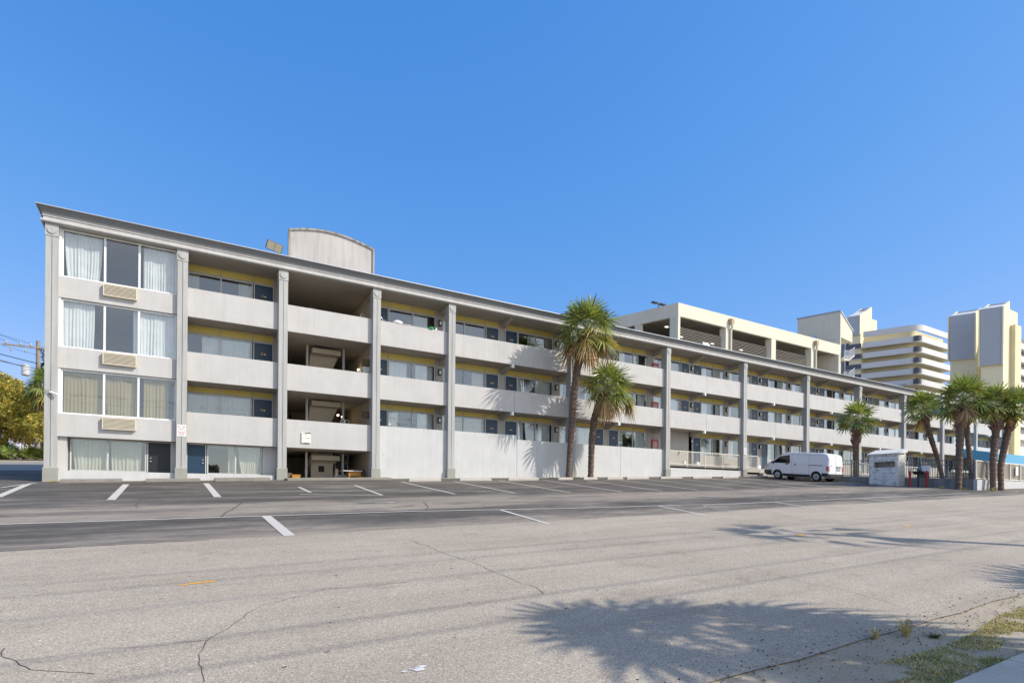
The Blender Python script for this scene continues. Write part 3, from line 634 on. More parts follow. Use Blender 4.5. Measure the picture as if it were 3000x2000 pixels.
for x in (5.6, 7.1, 8.7): b.hexa([(x, 3.17, 12.4), (x+.08, 3.17, 12.4), (x+.08, 4.6, 12.4), (x, 4.6, 12.4)], [(x, 3.17, 14.6), (x+.08, 3.17, 14.6), (x+.08, 3.25, 14.6), (x, 3.25, 14.6)])
b.build('screen_brace', metal_m, rp)
# awning at the far right end
b = PB(motel)
b.prism([(0.08, 6.3), (0.08, 7.25), (-3.0, 6.62), (-3.0, 5.55)], lambda p, q: (74.0, p, q), lambda p, q: (96.0, p, q)); b.build('awning', awn_m)

# ------------------------------------------------------------------ things on / at the motel
def thing(name, loc, label, cat, group=None): return E(name, loc, label, cat, group)
# rooftop floodlight
t = thing('floodlight', (4.02, 1.0, 12.45), 'boxy rooftop floodlight with a louvred face beside the arched roof screen', 'floodlight')
b = PB(t); b.tube([(4.02, 1.0, 12.45), (4.05, 1.0, 12.95)], .04, 8); b.build('pole', metal_m)
Rm = Matrix.Rotation(R(13), 4, 'Y') @ Matrix.Rotation(R(25), 4, 'X')
def TT(c0, Mx): return lambda x, y, z: tuple(Vector(c0)+Mx @ Vector((x, y, z)))
b = PB(t); T1 = TT((4.02, 1.0, 13.25), Rm); b.box(-.36, .36, -.08, .12, -.2, .2, T1); hd = b.build('lamp_head', M_('brown_grey_metal', (.16, .13, .11), .5), bevel=.02)
b = PB(t)
for i in range(2):
    for j in range(4): b.box(-.32+i*.33, -.01+i*.33, -.095, -.081, -.17+j*.088, -.10+j*.088, T1)
b.build('lamp_cell', M_('lamp_cell', (.50, .46, .33), .3), hd)
t = thing('floodlight', (33.6, 1.0, 12.45), 'small white slanted floodlight on the motel roof edge before the garage', 'floodlight')
b = PB(t); b.tube([(33.3, 1.0, 12.45), (33.3, 1.0, 12.8)], .03, 6); b.tube([(34.0, 1.0, 12.45), (34.0, 1.0, 12.8)], .03, 6); b.build('pole', metal_m)
b = PB(t); b.hexa([(33.3, .85, 12.8), (34.0, .85, 12.8), (34.15, 1.15, 13.15), (33.5, 1.15, 13.15)], [(33.3, .81, 12.83), (34.0, .81, 12.83), (34.15, 1.11, 13.18), (33.5, 1.11, 13.18)]); b.build('lamp_head', white_m)
t = thing('floodlight', (64.5, 2.0, 12.45), 'dark T shaped floodlight on the motel roof below the white condominium balconies', 'floodlight')
b = PB(t); b.tube([(64.6, 2, 12.45), (64.6, 2, 13.2)], .06, 6); b.build('pole', black_m)
b = PB(t); b.hexa([(63.6, 1.8, 13.1), (65.6, 1.8, 13.6), (65.6, 2.2, 13.6), (63.6, 2.2, 13.1)], [(63.6, 1.8, 13.25), (65.6, 1.8, 13.75), (65.6, 2.2, 13.75), (63.6, 2.2, 13.25)]); b.build('lamp_head', black_m)
# security camera at the left column
t = thing('security_camera', (-3.95, -.02, 5.45), 'small white bullet camera on the leftmost motel column', 'camera')
b = PB(t); b.box(-4.12, -3.98, -.1, -.0, 5.42, 5.56); b.tube([(-3.98, -.06, 5.46), (-3.9, -.12, 5.42)], .015, 6); b.build('mount', base_m)
b = PB(t); b.tube([(-3.98, -.16, 5.47), (-3.97, -.14, 5.47), (-3.76, -.22, 5.40), (-3.75, -.22, 5.40)], [.02, .042, .042, .03], 10); b.build('body', white_m)
# signs
def text_mesh(txt, size, par, mat, xform, name='lettering'):
    cu = bpy.data.curves.new(name, 'FONT'); cu.body = txt; cu.size = size; cu.align_x = 'CENTER'; cu.extrude = 0.0008
    o = bpy.data.objects.new(name, cu); C.objects.link(o); dg = bpy.context.evaluated_depsgraph_get()
    me = bpy.data.meshes.new_from_object(o.evaluated_get(dg)); bpy.data.objects.remove(o)
    l = par.location
    for v in me.vertices: p = xform(v.co); v.co = (p[0]-l.x, p[1]-l.y, p[2]-l.z)
    me.materials.clear(); me.materials.append(mat); ob = bpy.data.objects.new(name, me); C.objects.link(ob); ob.parent = par; return ob
pinkred = M_('sign_red', (.45, .05, .06), .6); pinkf = M_('sign_faded_red', (.72, .42, .42), .6); inkm = M_('sign_ink', (.05, .05, .05), .6); ink2 = M_('sign_grey_ink', (.25, .24, .22), .6)
signw = M_('sign_white', (.82, .80, .78), .5, .06, 5); signy = M_('sign_aged_white', (.86, .85, .74), .5, .08, 6)
def tow_sign(x, zc, y, label):
    t = thing('tow_sign', (x, y, zc), label, 'sign', 'towing notices on the motel columns')
    b = PB(t); b.box(x-.17, x+.17, y-.012, y, zc-.24, zc+.24); b.build('panel', signw)
    b = PB(t)
    for s in (-1, 1):
        b.prism([(-.06, -.015), (-.05, .01), (-.02, .03), (.03, .02), (.06, -.01), (.035, -.01), (.0, .004), (-.03, -.012)], lambda p, q: (x+s*.095+p, y-.0125, zc+.155+q), lambda p, q: (x+s*.095+p, y-.0165, zc+.155+q))
    b.build('tow_truck_mark', pinkred)
    b = PB(t)
    for zz, segs in ((.10, [(-.07, -.01), (.02, .08)]), (.065, [(-.13, -.005), (.01, .14)]), (.04, [(-.08, .08)]), (-.02, [(-.15, -.10), (.09, .15)]), (-.15, [(-.12, -.10), (-.085, -.01), (.02, .09)]), (-.185, [(-.08, .09)])):
        for p, q in segs: b.box(x+p, x+q, y-.0155, y-.0125, zc+zz-.006, zc+zz+.006)
    b.build('lettering', ink2)
    b = PB(t)
    for zz in (-.035, -.055, -.075, -.095, -.115): b.box(x-.12, x+.13, y-.0155, y-.0125, zc+zz-.006, zc+zz+.006)
    b.build('red_lettering', pinkf)
    return t
tow_sign(.32, 4.31, -.082, 'pink and white towing notice on the second motel column from the left')
tow_sign(20.72, 5.35, -.082, 'towing notice on the column behind the tall palm trunk')
tow_sign(36.87, 5.2, -.082, 'towing notice on the column left of the white van')
t = thing('no_parking_sign', (5.33, .09, 4.33), 'square aged NO PARKING sign on the balcony wall above the carport opening', 'sign')
b = PB(t); b.box(5.13, 5.53, .07, .0885, 4.08, 4.58); b.build('panel', signy)
b = PB(t); b.hexa([(5.19, .06, 4.545), (5.525, .06, 4.515), (5.525, .069, 4.515), (5.19, .069, 4.545)], [(5.19, .06, 4.555), (5.525, .06, 4.575), (5.525, .069, 4.575), (5.19, .069, 4.555)]); b.box(5.22, 5.5, .06, .069, 4.085, 4.10); b.build('torn_edge', inkm)
xf = lambda cx_, cz_: (lambda v: (cx_+v.x, .0675, cz_+v.y))
text_mesh('P', .17, t, inkm, xf(5.335, 4.395), 'letter')
text_mesh('NO PARKING', .062, t, ink2, xf(5.33, 4.30))
b = PB(t); b.hexa([(5.27, .06, 4.40), (5.285, .06, 4.385), (5.285, .066, 4.385), (5.27, .066, 4.40)], [(5.39, .06, 4.51), (5.405, .06, 4.495), (5.405, .066, 4.495), (5.39, .066, 4.51)]); b.build('slash', signy)
b = PB(t)
for zz, p, q in ((4.26, -.15, .16), (4.24, -.13, .14), (4.17, -.05, .08), (4.145, -.14, .14)): b.box(5.33+p, 5.33+q, .0665, .0695, zz-.003, zz+.003)
b.build('small_lettering', M_('sign_pale_ink', (.6, .58, .5), .6))
# pool ladder rails standing on walkways
def ladder(x, y, z, label, s=1.0):
    t = thing('pool_ladder', (x, y, z), label, 'ladder', 'hairpin pool ladder rails stored on the walkways')
    for k in (0, .28*s):
        b = PB(t); pts = [(x-.16*s+k, y+k, z+.0)] + [(x-.10*s*math.cos(R(a_))+k, y+k, z+1.35*s+.14*math.sin(R(a_))) for a_ in range(0, 181, 20)] + [(x+.19*s+k, y+k, z)]
        b.tube(pts, .022, 8); b.build('rail', metal_m)
    return t
ladder(7.3, 1.2, 3.98, 'bent metal pool ladder rails leaning behind the lowest stairwell balcony')
ladder(8.1, .75, 9.31, 'pool ladder rails behind the top stairwell balcony', .95)
ladder(9.05, .75, 9.31, 'pool ladder rails by the top floor door right of the stairwell', .95)
# laundry and bowl on the top balcony
def blob(b, c0, r, n=10, m_=6, seed=0, squash=(1, 1, 1)):
    n0 = len(b.v)
    for j in range(m_+1):
        ph = math.pi*j/m_
        for i in range(n):
            t = 2*math.pi*i/n; d = Vector((math.sin(ph)*math.cos(t), math.sin(ph)*math.sin(t), math.cos(ph)))
            k = r*(1+.35*mnoise.noise(d*2+Vector((seed, 0, 0)))); b.v.append((c0[0]+d.x*k*squash[0], c0[1]+d.y*k*squash[1], c0[2]+d.z*k*squash[2]))
    for j in range(m_):
        for i in range(n): a_ = n0+j*n+i; b_ = n0+j*n+(i+1) % n; b.f.append((a_, a_+n, b_+n, b_)); b.mi.append(b.cur)
m = MB(); blob(m, (9.75, .17, 10.45), .17, 14, 8, 3, (1.5, .6, .6)); m.box(9.9, 10.45, .1, .24, 10.381, 10.40); tag(m.build('towel', cloth_m, smooth=True), 'crumpled white towel lying on the top balcony wall', 'towel')
m = MB(); m.tube([(11.55, .17, 10.381), (11.55, .17, 10.42), (11.55, .17, 10.47)], [.12, .15, .16], 14); tag(m.build('plastic_basin', mint_m), 'bright green plastic basin on the top balcony wall', 'basin')
m = MB(); m.tube([(11.85, .17, 10.381), (11.85, .17, 10.5)], [.05, .045], 10); tag(m.build('cup', white_m), 'small white cup beside the green basin', 'cup')
# carport clutter
t = thing('side_cabinet', (4.62, 1.0, 2.38), 'low brown slatted cabinet beside the third column', 'cabinet')
b = PB(t); b.box(4.4, 4.84, .9, 1.3, 2.38, 2.66); b.build('body', wood_m); b = PB(t); b.box(4.38, 4.86, .88, 1.32, 2.66, 2.69); b.build('top', greywood_m)
t = thing('wooden_stool', (5.0, .85, 2.38), 'low orange wooden stool in the carport opening', 'stool')
b = PB(t); b.box(4.85, 5.2, .7, 1.0, 2.38, 2.57); b.build('body', orange_m); b = PB(t); b.box(4.83, 5.22, .68, 1.02, 2.57, 2.62); b.build('seat', orange_m, bevel=.01)
t = thing('workbench', (7.75, .9, 2.38), 'orange wooden bench with a white top in the carport', 'bench')
b = PB(t); b.box(7.5, 8.1, .75, 1.3, 2.62, 2.86); b.build('drawer_box', orange_m)
b = PB(t); b.box(7.2, 8.15, .65, 1.35, 2.86, 2.89); b.build('top', white_m)
for x, y in ((7.5, .78), (8.02, .78), (7.5, 1.2), (8.02, 1.2)):
    b = PB(t); b.box(x, x+.08, y, y+.08, 2.38, 2.62); b.build('leg', orange_m)
t = thing('wheeled_cart', (8.2, 1.4, 2.38), 'purple topped wheeled cart behind the orange bench', 'cart')
b = PB(t); b.box(7.8, 8.5, 1.5, 2.1, 2.85, 3.0); b.build('tray', M_('purple_plastic', (.16, .06, .10), .5)); b = PB(t); b.tube([(8.28, 1.38, 2.56), (8.28, 1.48, 2.56)], .15, 18); b.build('wheel', orange_m)
for x in (7.85, 8.42):
    b = PB(t); b.box(x, x+.05, 1.6, 1.65, 2.38, 2.85); b.build('leg', metal_m)
t = thing('plastic_bin', (7.1, 1.1, 2.38), 'grey storage bin with bags beside the orange bench', 'bin')
b = PB(t); b.hexa([(6.9, .95, 2.38), (7.4, .95, 2.38), (7.4, 1.3, 2.38), (6.9, 1.3, 2.38)], [(6.85, .9, 2.68), (7.45, .9, 2.68), (7.45, 1.35, 2.68), (6.85, 1.35, 2.68)]); b.build('body', M_('grey_plastic', (.12, .13, .14), .3))
b = PB(t); blob(b, (7.0, 1.15, 2.8), .16, 10, 6, 5, (.6, .6, 1.2)); b.build('bag', M_('tan_bag', (.4, .28, .2), .7), smooth=True)

# wheel stops
WS = [(9.55, 11.2, 'before the tall ground wall, right of the fourth column'), (12.2, 14.0, 'right of the fifth column'), (15.0, 16.9, 'below the step in the ground wall'), (18.2, 19.2, 'left of the tall palm base'),
      (19.95, 20.95, 'between the two palm bases'), (21.7, 22.9, 'just right of the short palm base'), (23.2, 25.0, 'by the wall right of the palms'), (26.0, 27.9, 'left of the column beside the cream railing'),
      (28.9, 30.7, 'under the left end of the cream railing'), (31.8, 33.4, 'under the middle of the cream railing'), (34.9, 36.7, 'beside the column left of the van')]
for x0, x1, ds in WS:
    m = MB(); y0 = -2.05
    zb = [gz(x, y0) for x in (x0, x1)]
    prof = [(-.09, 0), (-.085, .08), (-.05, .14), (.05, .14), (.085, .08), (.09, 0)]
    m.prism(prof, lambda p, q: (x0-(0 if q < .1 else -.05), y0+p, gz(x0, y0)+q), lambda p, q: (x1-(0 if q < .1 else .05), y0+p, gz(x1, y0)+q))
    tag(m.build('wheel_stop', concrete_m), 'pale concrete wheel stop '+ds, 'wheel stop', 'wheel stops along the motel front')

# ------------------------------------------------------------------ fences
fen = thing('metal_fence', (38, -8, 3.0), 'grey picket fence on a shade-darkened low wall right of the white shed', 'fence')
def slope_tube(b, p, q, r_, seg=6): b.tube([p, q], r_, seg)
Y0, Y1 = -2.8, -13.78
gh = lambda y: 2.26 + (y+13.79)*.0473
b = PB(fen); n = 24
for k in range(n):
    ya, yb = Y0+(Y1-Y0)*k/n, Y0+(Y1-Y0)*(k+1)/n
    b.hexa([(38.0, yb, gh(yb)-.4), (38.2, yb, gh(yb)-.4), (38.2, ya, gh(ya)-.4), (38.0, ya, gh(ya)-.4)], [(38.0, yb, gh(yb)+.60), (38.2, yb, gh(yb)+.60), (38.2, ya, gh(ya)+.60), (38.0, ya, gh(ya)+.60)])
b.build('low_wall', M_('shade_toned_low_wall', (.30, .295, .28), .9, .25, 1.5, streak=.2))  # wall colour darkened to carry the shade on this face turned from the sun
b = PB(fen)
for h in (.66, 1.38, 1.63): b.tube([(38.1, Y0, gh(Y0)+h), (38.1, Y1, gh(Y1)+h)], .025, 6)
b.build('rail', fence_dark)
b = PB(fen); y = Y0
while y > Y1: b.box(38.09, 38.11, y-.01, y+.01, gh(y)+.6, gh(y)+1.62); y -= .125
b.build('picket', fence_dark)
for k in range(6):
    y = Y0+(Y1-Y0)*k/5; b = PB(fen); b.box(38.06, 38.14, y-.04, y+.04, gh(y)+.6, gh(y)+1.7); b.build('post', fence_dark)
fe2 = thing('privacy_fence', (45, -13.9, 2.4), 'sunlit brown board fence with cream posts on a white low wall', 'fence')
b = PB(fe2); b.box(38.0, 75, -13.98, -13.80, 1.8, 2.83); b.build('low_wall', stucco_low)
b = PB(fe2); b.box(38.05, 75, -13.86, -13.83, 2.92, 3.80); b.build('board_panel', M_('weathered_board', (.36, .31, .25), .9, .35, 5, streak=.3))
b = PB(fe2); b.tube([(38, -13.89, 3.87), (75, -13.89, 3.87)], .035, 8); b.tube([(38, -13.89, 2.9), (75, -13.89, 2.9)], .03, 8); b.build('rail', rail_m)
x = 38.0
while x < 62:
    b = PB(fe2); b.box(x-.035, x+.035, -13.95, -13.88, 2.83, 3.86); b.build('post', rail_m); x += 1.55
b = PB(fe2); x = 38.15
while x < 62: b.box(x-.008, x+.008, -13.90, -13.885, 2.92, 3.86); x += .15
b.build('picket', rail_m)
t = thing('fence_notice', (43.5, -13.97, 3.4), 'narrow pale pink notice on the fence at the right edge', 'sign'); b = PB(t); b.box(43.35, 43.72, -13.98, -13.955, 3.2, 3.72); b.build('panel', signw); b = PB(t)
for k in range(5): b.box(43.4, 43.67, -13.983, -13.981, 3.3+k*.07, 3.32+k*.07)
b.build('lettering', pinkf)

# shed
sh = thing('block_shed', (37.4, -9.6, 2.5), 'small white painted block shed with a wide opening and a slanted roof', 'shed')
sx0, sx1, sy0, sy1 = 37.1, 37.98, -10.4, -8.8
g0 = 2.3; zt_ = 4.42
def block_mat():
    b = NB('painted_block'); v = b.n('ShaderNodeMapping'); v.inputs['Rotation'].default_value = (R(90), 0, R(90)); b.l(b.P(), v.inputs[0])
    br = b.n('ShaderNodeTexBrick'); br.inputs['Scale'].default_value = 2.5; br.inputs['Mortar Size'].default_value = .03; br.inputs['Brick Width'].default_value = .5; br.inputs['Row Height'].default_value = .19; b.l(v.outputs[0], br.inputs['Vector'])
    n1 = b.noise(5, 6, .75); c = b.ramp(n1, [(.38, (.40, .39, .36)), (.50, (.80, .785, .74)), (.7, (.86, .845, .80))]); c = b.mix(1.0, c, b.ramp(br.outputs['Fac'], [(0, gray(1)), (1, gray(.72))]), 'MULTIPLY')
    inv = b.n('ShaderNodeMath', operation='SUBTRACT'); inv.inputs[0].default_value = 1; b.l(br.outputs['Fac'], inv.inputs[1]); b.bsdf(c, .9, 0, inv.outputs[0], .8, .02); return b.m
brick_m = block_mat()
b = PB(sh)
b.box(sx0, sx0+.12, sy0, sy1, g0, 3.62); b.box(sx0, sx0+.12, sy0, sy1, 3.98, zt_); b.box(sx0, sx0+.12, sy0, sy0+.15, 3.62, 3.98); b.box(sx0, sx0+.12, sy1-.25, sy1, 3.62, 3.98)
b.box(sx0+.12, sx1, sy0, sy0+.12, g0, zt_); b.box(sx0+.12, sx1, sy1-.12, sy1, g0, zt_); b.box(sx1-.1, sx1, sy0+.12, sy1-.12, g0, zt_); b.build('wall', brick_m)
b = PB(sh); b.hexa([(sx0-.1, sy0-.1, zt_), (sx1+.1, sy0-.1, zt_+.12), (sx1+.1, sy1+.1, zt_+.12), (sx0-.1, sy1+.1, zt_)], [(sx0-.1, sy0-.1, zt_+.05), (sx1+.1, sy0-.1, zt_+.35), (sx1+.1, sy1+.1, zt_+.35), (sx0-.1, sy1+.1, zt_+.05)]); b.build('roof', condo_white)
# bollards, grill
for x, y, ds in ((36.9, -11.15, 'left red bollard beside the black grill post'), (37.5, -11.75, 'right red bollard carrying a white meter box')):
    t = thing('bollard', (x, y, gz(x, y)), ds, 'bollard', 'red bollards beside the shed')
    b = PB(t); b.tube([(x, y, 2.2), (x, y, 3.32), (x, y, 3.37)], [.062, .062, .03], 14); b.build('post', red_m, smooth=False)
t = thing('meter_box', (37.75, -11.65, 3.45), 'white meter box on a pole behind the right red bollard', 'box')
b = PB(t); b.box(37.6, 37.85, -11.8, -11.45, 3.3, 3.68); b.build('case', white_m); b = PB(t); b.tube([(37.72, -11.62, 2.3), (37.72, -11.62, 3.3)], .03, 8); b.build('pole', metal_m)
t = thing('park_grill', (37.2, -11.45, 2.4), 'black rusty park grill on a single post between red bollards', 'grill')
b = PB(t); b.tube([(37.2, -11.45, 2.2), (37.2, -11.45, 3.15)], .035, 8); b.build('post', black_m)
b = PB(t); b.hexa([(37.05, -11.62, 3.15), (37.35, -11.62, 3.15), (37.35, -11.28, 3.15), (37.05, -11.28, 3.15)], [(37.0, -11.68, 3.34), (37.4, -11.68, 3.34), (37.4, -11.2, 3.34), (37.0, -11.2, 3.34)]); b.build('firebox', M_('rusty_metal', (.045, .02, .014), .8, .6, 12))
t = thing('waste_drum', (39.0, -10.6, 2.6), 'teal lidded drum behind the picket fence', 'bin')
b = PB(t); b.tube([(39, -10.9, 2.5), (39, -10.9, 3.5)], .28, 16); b.build('drum', M_('dark_green_plastic', (.05, .09, .08), .5)); b = PB(t); b.tube([(39, -10.9, 3.5), (39, -10.9, 3.6), (39, -10.9, 3.7)], [.33, .3, .15], 16); b.build('lid', M_('teal_plastic', (.15, .34, .32), .5))
# timber pergola far right
t = thing('timber_pergola', (105, -6, 3.5), 'weathered timber frame with cross braces beyond the blue awning', 'pergola')
b = PB(t)
for x in (97, 100.2, 103.4, 106.6): b.box(x, x+.25, -5, -4.75, 3, 9.6); b.box(x, x+.25, -1.2, -.95, 3, 9.6)
b.build('post', greywood_m)
b = PB(t); b.box(96.5, 110, -5.1, -4.7, 9.6, 9.95); b.box(96.5, 110, -1.3, -.9, 9.6, 9.95); b.box(96.5, 110, -5.3, -.7, 9.951, 10.05); b.build('beam', wood_m)
b = PB(t)
for x in (97.1, 100.3, 103.5):
    b.tube([(x, -4.9, 6.6), (x+3.2, -4.9, 9.2)], .09, 6); b.tube([(x, -4.9, 9.2), (x+3.2, -4.9, 6.6)], .09, 6)
b.build('cross_brace', rail_m)

# ------------------------------------------------------------------ van
def van(x, y):
    g = gz(x+.9, y+2.4); t = thing('cargo_van', (x+.87, y+2.37, g), 'white compact cargo van with dark bumpers parked facing the motel', 'van')
    slope = .0808
    def W(u, s, z): return (x+.865+s, y+u, gz(x+.9, y)+.0808*u+z)   # u from rear to front, s sideways (- = camera side), z up
    L = 4.73
    def top(u):
        pts = [(0, 1.55), (.06, 1.72), (.2, 1.80), (.5, 1.845), (1.5, 1.87), (2.6, 1.86), (2.95, 1.83), (3.25, 1.72), (3.6, 1.49), (3.95, 1.24), (4.15, 1.14), (4.4, 1.04), (4.6, .88), (4.70, .70), (4.73, .5)]
        for (a0, b0), (a1, b1) in zip(pts, pts[1:]):
            if u <= a1: return b0+(b1-b0)*(u-a0)/(a1-a0)
        return .5
    def bot(u):
        z = .22 if .25 < u < 4.5 else .32
        for c0 in (.80, 3.53):
            d = abs(u-c0)
            if d < .37: z = max(z, .30+math.sqrt(.37**2-d*d)*.98)
        return z
    def hw(u, z):
        h = .865
        if z > .95: h -= .115*((z-.95)/.9)**1.3
        if z < .4: h -= .05*(.4-z)/.2
        if u > 4.0: h -= .30*((u-4.0)/.73)**2
        if u < .12: h -= .05*((.12-u)/.12)**2
        return h
    us = [0, .03, .08, .15, .25, .35, .40] + [.43+.37*(1-math.cos(math.pi*k/14)) for k in range(15)] + [1.25, 1.5, 1.9, 2.3, 2.6, 2.8, 3.0, 3.1] + [3.16+.37*(1-math.cos(math.pi*k/14)) for k in range(15)] + [3.95, 4.05, 4.15, 4.3, 4.45, 4.55, 4.62, 4.67, 4.71, 4.73]
    NR = 12
    b = PB(t); ringn = None
    for u in us:
        zl, zu = bot(u), top(u); cr = min(.09, (zu-zl)*.3); row = []
        for k in range(NR+1): z = zl+(zu-cr-zl)*k/NR; row.append((-hw(u, z), z))
        h = hw(u, zu-cr)
        for a_ in (25, 50, 75): row.append((-h+cr*1.2*(1-math.cos(R(a_))), zu-cr+cr*math.sin(R(a_))))
        full = row + [(0, zu+.012)] + [(-s, z) for s, z in reversed(row)]
        ringn = len(full)
        b.v += [W(u, s, z) for s, z in full]
    for i in range(len(us)-1):
        for k in range(ringn): a_ = i*ringn+k; c_ = i*ringn+(k+1) % ringn; b.f.append((a_, c_, c_+ringn, a_+ringn)); b.mi.append(0)
    b.f.append(tuple(range(ringn))); b.f.append(tuple((len(us)-1)*ringn+k for k in reversed(range(ringn)))); b.mi += [0, 0]
    paint = NB('white_car_paint'); p = paint.bsdf((.80, .80, .80), .28, 0); p.inputs['Coat Weight'].default_value = .5
    body = b.build('body', paint.m, smooth=True)
    md = body.modifiers.new('e', 'EDGE_SPLIT'); md.split_angle = R(38)
    blk = M_('van_black_plastic', (.035, .036, .04), .5); gls = M_('van_dark_glass', (.008, .009, .011), .06, .02); seam = M_('van_seam', (.22, .22, .22), .6)
    def patch(name, poly, side, mat, off=.005, n=10):   # poly: list of (u,z) quad corners rows: bottom line & top line
        b = PB(t); (ub0, zb0), (ub1, zb1), (ut1, zt1), (ut0, zt0) = poly
        for j in range(n+1):
            for i in range(n+1):
                s_, v = i/n, j/n; u = (ub0+(ub1-ub0)*s_)*(1-v)+(ut0+(ut1-ut0)*s_)*v; z = (zb0+(zb1-zb0)*s_)*(1-v)+(zt0+(zt1-zt0)*s_)*v
                b.v.append(W(u, side*(hw(u, z)+off), z))
        for j in range(n):
            for i in range(n): k = j*(n+1)+i; q = (k, k+1, k+n+2, k+n+1); b.f.append(q if side > 0 else q[::-1]); b.mi.append(0)
        return b.build(name, mat, smooth=True)
    for sd in (-1, 1):
        patch('side_window', [(2.60, 1.10), (3.92, 1.12), (3.36, 1.56), (2.66, 1.67)], sd, gls)
        patch('side_sill', [(1.2, .23), (3.14, .23), (3.14, .40), (1.2, .40)], sd, blk)
        patch('bumper_side', [(.0, .33), (.42, .33), (.42, .55), (.0, .55)], sd, blk, .012)
        patch('front_bumper_side', [(3.93, .25), (4.7, .33), (4.66, .60), (3.95, .62)], sd, blk, .012)
        patch('tail_lamp', [(.012, .68), (.10, .70), (.12, .98), (.012, 1.0)], sd, M_('van_tail_red', (.55, .01, .015), .25), .02)
        patch('headlamp', [(4.25, .80), (4.62, .74), (4.45, .93), (4.20, 1.0)], sd, M_('van_head_amber', (.85, .45, .28), .2), .012)
        patch('slide_rail', [(.35, 1.01), (1.28, 1.01), (1.28, 1.045), (.35, 1.045)], sd, blk, .012)
        patch('door_handle', [(2.72, 1.02), (2.92, 1.02), (2.92, 1.09), (2.72, 1.09)], sd, blk, .025)
        patch('door_handle', [(2.19, .96), (2.26, .96), (2.26, 1.10), (2.19, 1.10)], sd, blk, .025)
        for q in ([(1.28, .42), (1.292, .42), (1.292, 1.72), (1.28, 1.72)], [(2.42, .25), (2.432, .25), (2.50, 1.74), (2.488, 1.74)], [(3.1, .42), (3.112, .42), (3.35, .72), (3.338, .72)], [(1.28, 1.70), (2.49, 1.70), (2.49, 1.712), (1.28, 1.712)], [(.28, 1.70), (1.26, 1.70), (1.26, 1.712), (.28, 1.712)]): patch('door_seam', q, sd, seam, .003, 6)
    # windscreen
    b = PB(t); b.quad(W(3.26, -.70, 1.735), W(3.26, .70, 1.735), W(3.93, .76, 1.27), W(3.93, -.76, 1.27)); b.build('windscreen', gls)
    # rear: bumper, lamps, plate, door seam, handle, high brake lamp
    b = PB(t); b.box(-.80, .80, -.06, .03, .30, .52, lambda s, u, z: W(u, s, z)); b.build('rear_bumper', blk, bevel=.02)
    def rz(z): return 0.0
    b = PB(t); b.box(-.01, .01, -.004, .002, .53, 1.55, lambda s, u, z: W(u, s, z)); b.box(-.72, -.71, -.004, .002, .6, 1.5, lambda s, u, z: W(u, s, z)); b.box(.71, .72, -.004, .002, .6, 1.5, lambda s, u, z: W(u, s, z)); b.build('rear_door_seam', seam)
    b = PB(t); b.box(.08, .52, -.018, .002, .72, .90, lambda s, u, z: W(u, s, z)); b.build('number_plate', M_('plate_grey', (.45, .45, .45), .4))
    b = PB(t); b.box(.04, .56, -.03, .002, .94, 1.0, lambda s, u, z: W(u, s, z)); b.build('rear_handle', blk)
    b = PB(t); b.box(-.60, -.42, -.006, .002, 1.02, 1.05, lambda s, u, z: W(u, s, z)); b.build('badge', blk)
    for s_ in (-.80, .72):
        b = PB(t); b.box(s_, s_+.08, -.012, .03, .66, 1.0, lambda s, u, z: W(u, s, z)); b.build('tail_lamp', M_('van_tail_red', (.55, .01, .015), .25))
    b = PB(t); b.box(-.10, .10, .02, .09, 1.60, 1.66, lambda s, u, z: W(u, s, z)); b.build('brake_lamp', MATS['van_tail_red'])
    b = PB(t); b.tube([W(3.82, -.86, 1.12), W(3.80, -.98, 1.14), W(3.80, -1.06, 1.16)], [.05, .09, .06], 8); b.tube([W(3.82, .86, 1.12), W(3.80, .98, 1.14), W(3.80, 1.06, 1.16)], [.05, .09, .06], 8); b.build('mirror', blk)
    for uc in (.80, 3.53):
        b = PB(t); b.box(-.80, .80, uc-.36, uc+.36, .35, .64, lambda s, u, z: W(u, s, z)); b.build('wheel_well', dark_m)
        for sd in (-1, 1):
            so_ = sd*.845; si = sd*.64
            circ = lambda r_, s_: [W(uc+r_*math.cos(2*math.pi*k/28), s_, .305+r_*math.sin(2*math.pi*k/28)) for k in range(28)]
            b = PB(t); rings = [circ(.20, si), circ(.29, si), circ(.305, si+sd*.03), circ(.305, so_-sd*.03), circ(.29, so_), circ(.21, so_+sd*.004), circ(.20, so_-sd*.02)]
            for rg in rings: b.v += rg
            for i in range(len(rings)-1):
                for k in range(28): a_ = i*28+k; c_ = i*28+(k+1) % 28; b.f.append((a_, c_, c_+28, a_+28)); b.mi.append(0)
            wh = b.build('wheel', M_('tyre_rubber', (.02, .02, .02), .85), smooth=True)
            b = PB(t); b.v += circ(.205, so_-sd*.015); b.v += circ(.17, so_-sd*.03); b.v += circ(.11, so_-sd*.005); b.v += circ(.05, so_-sd*.002)
            for i in range(3):
                for k in range(28): a_ = i*28+k; c_ = i*28+(k+1) % 28; b.f.append((a_, c_, c_+28, a_+28)); b.mi.append(0)
            b.f.append(tuple(84+k for k in range(28))); b.mi.append(0); b.build('rim', M_('steel_rim', (.55, .55, .55), .4, metal=.3), wh)
            b = PB(t)
            for k in range(10):
                t_ = 2*math.pi*k/10; cu_, cz_ = uc+.14*math.cos(t_), .305+.14*math.sin(t_)
                b.box(so_-sd*.016-.004, so_-sd*.016+.004, cu_-.018, cu_+.018, cz_-.018, cz_+.018, lambda s, u, z: W(u, s, z))
            b.box(so_-.008, so_+.008, uc-.045, uc+.045, .26, .35, lambda s, u, z: W(u, s, z)); b.build('rim_holes', black_m, wh)
    return t
van(35.75, -7.0)

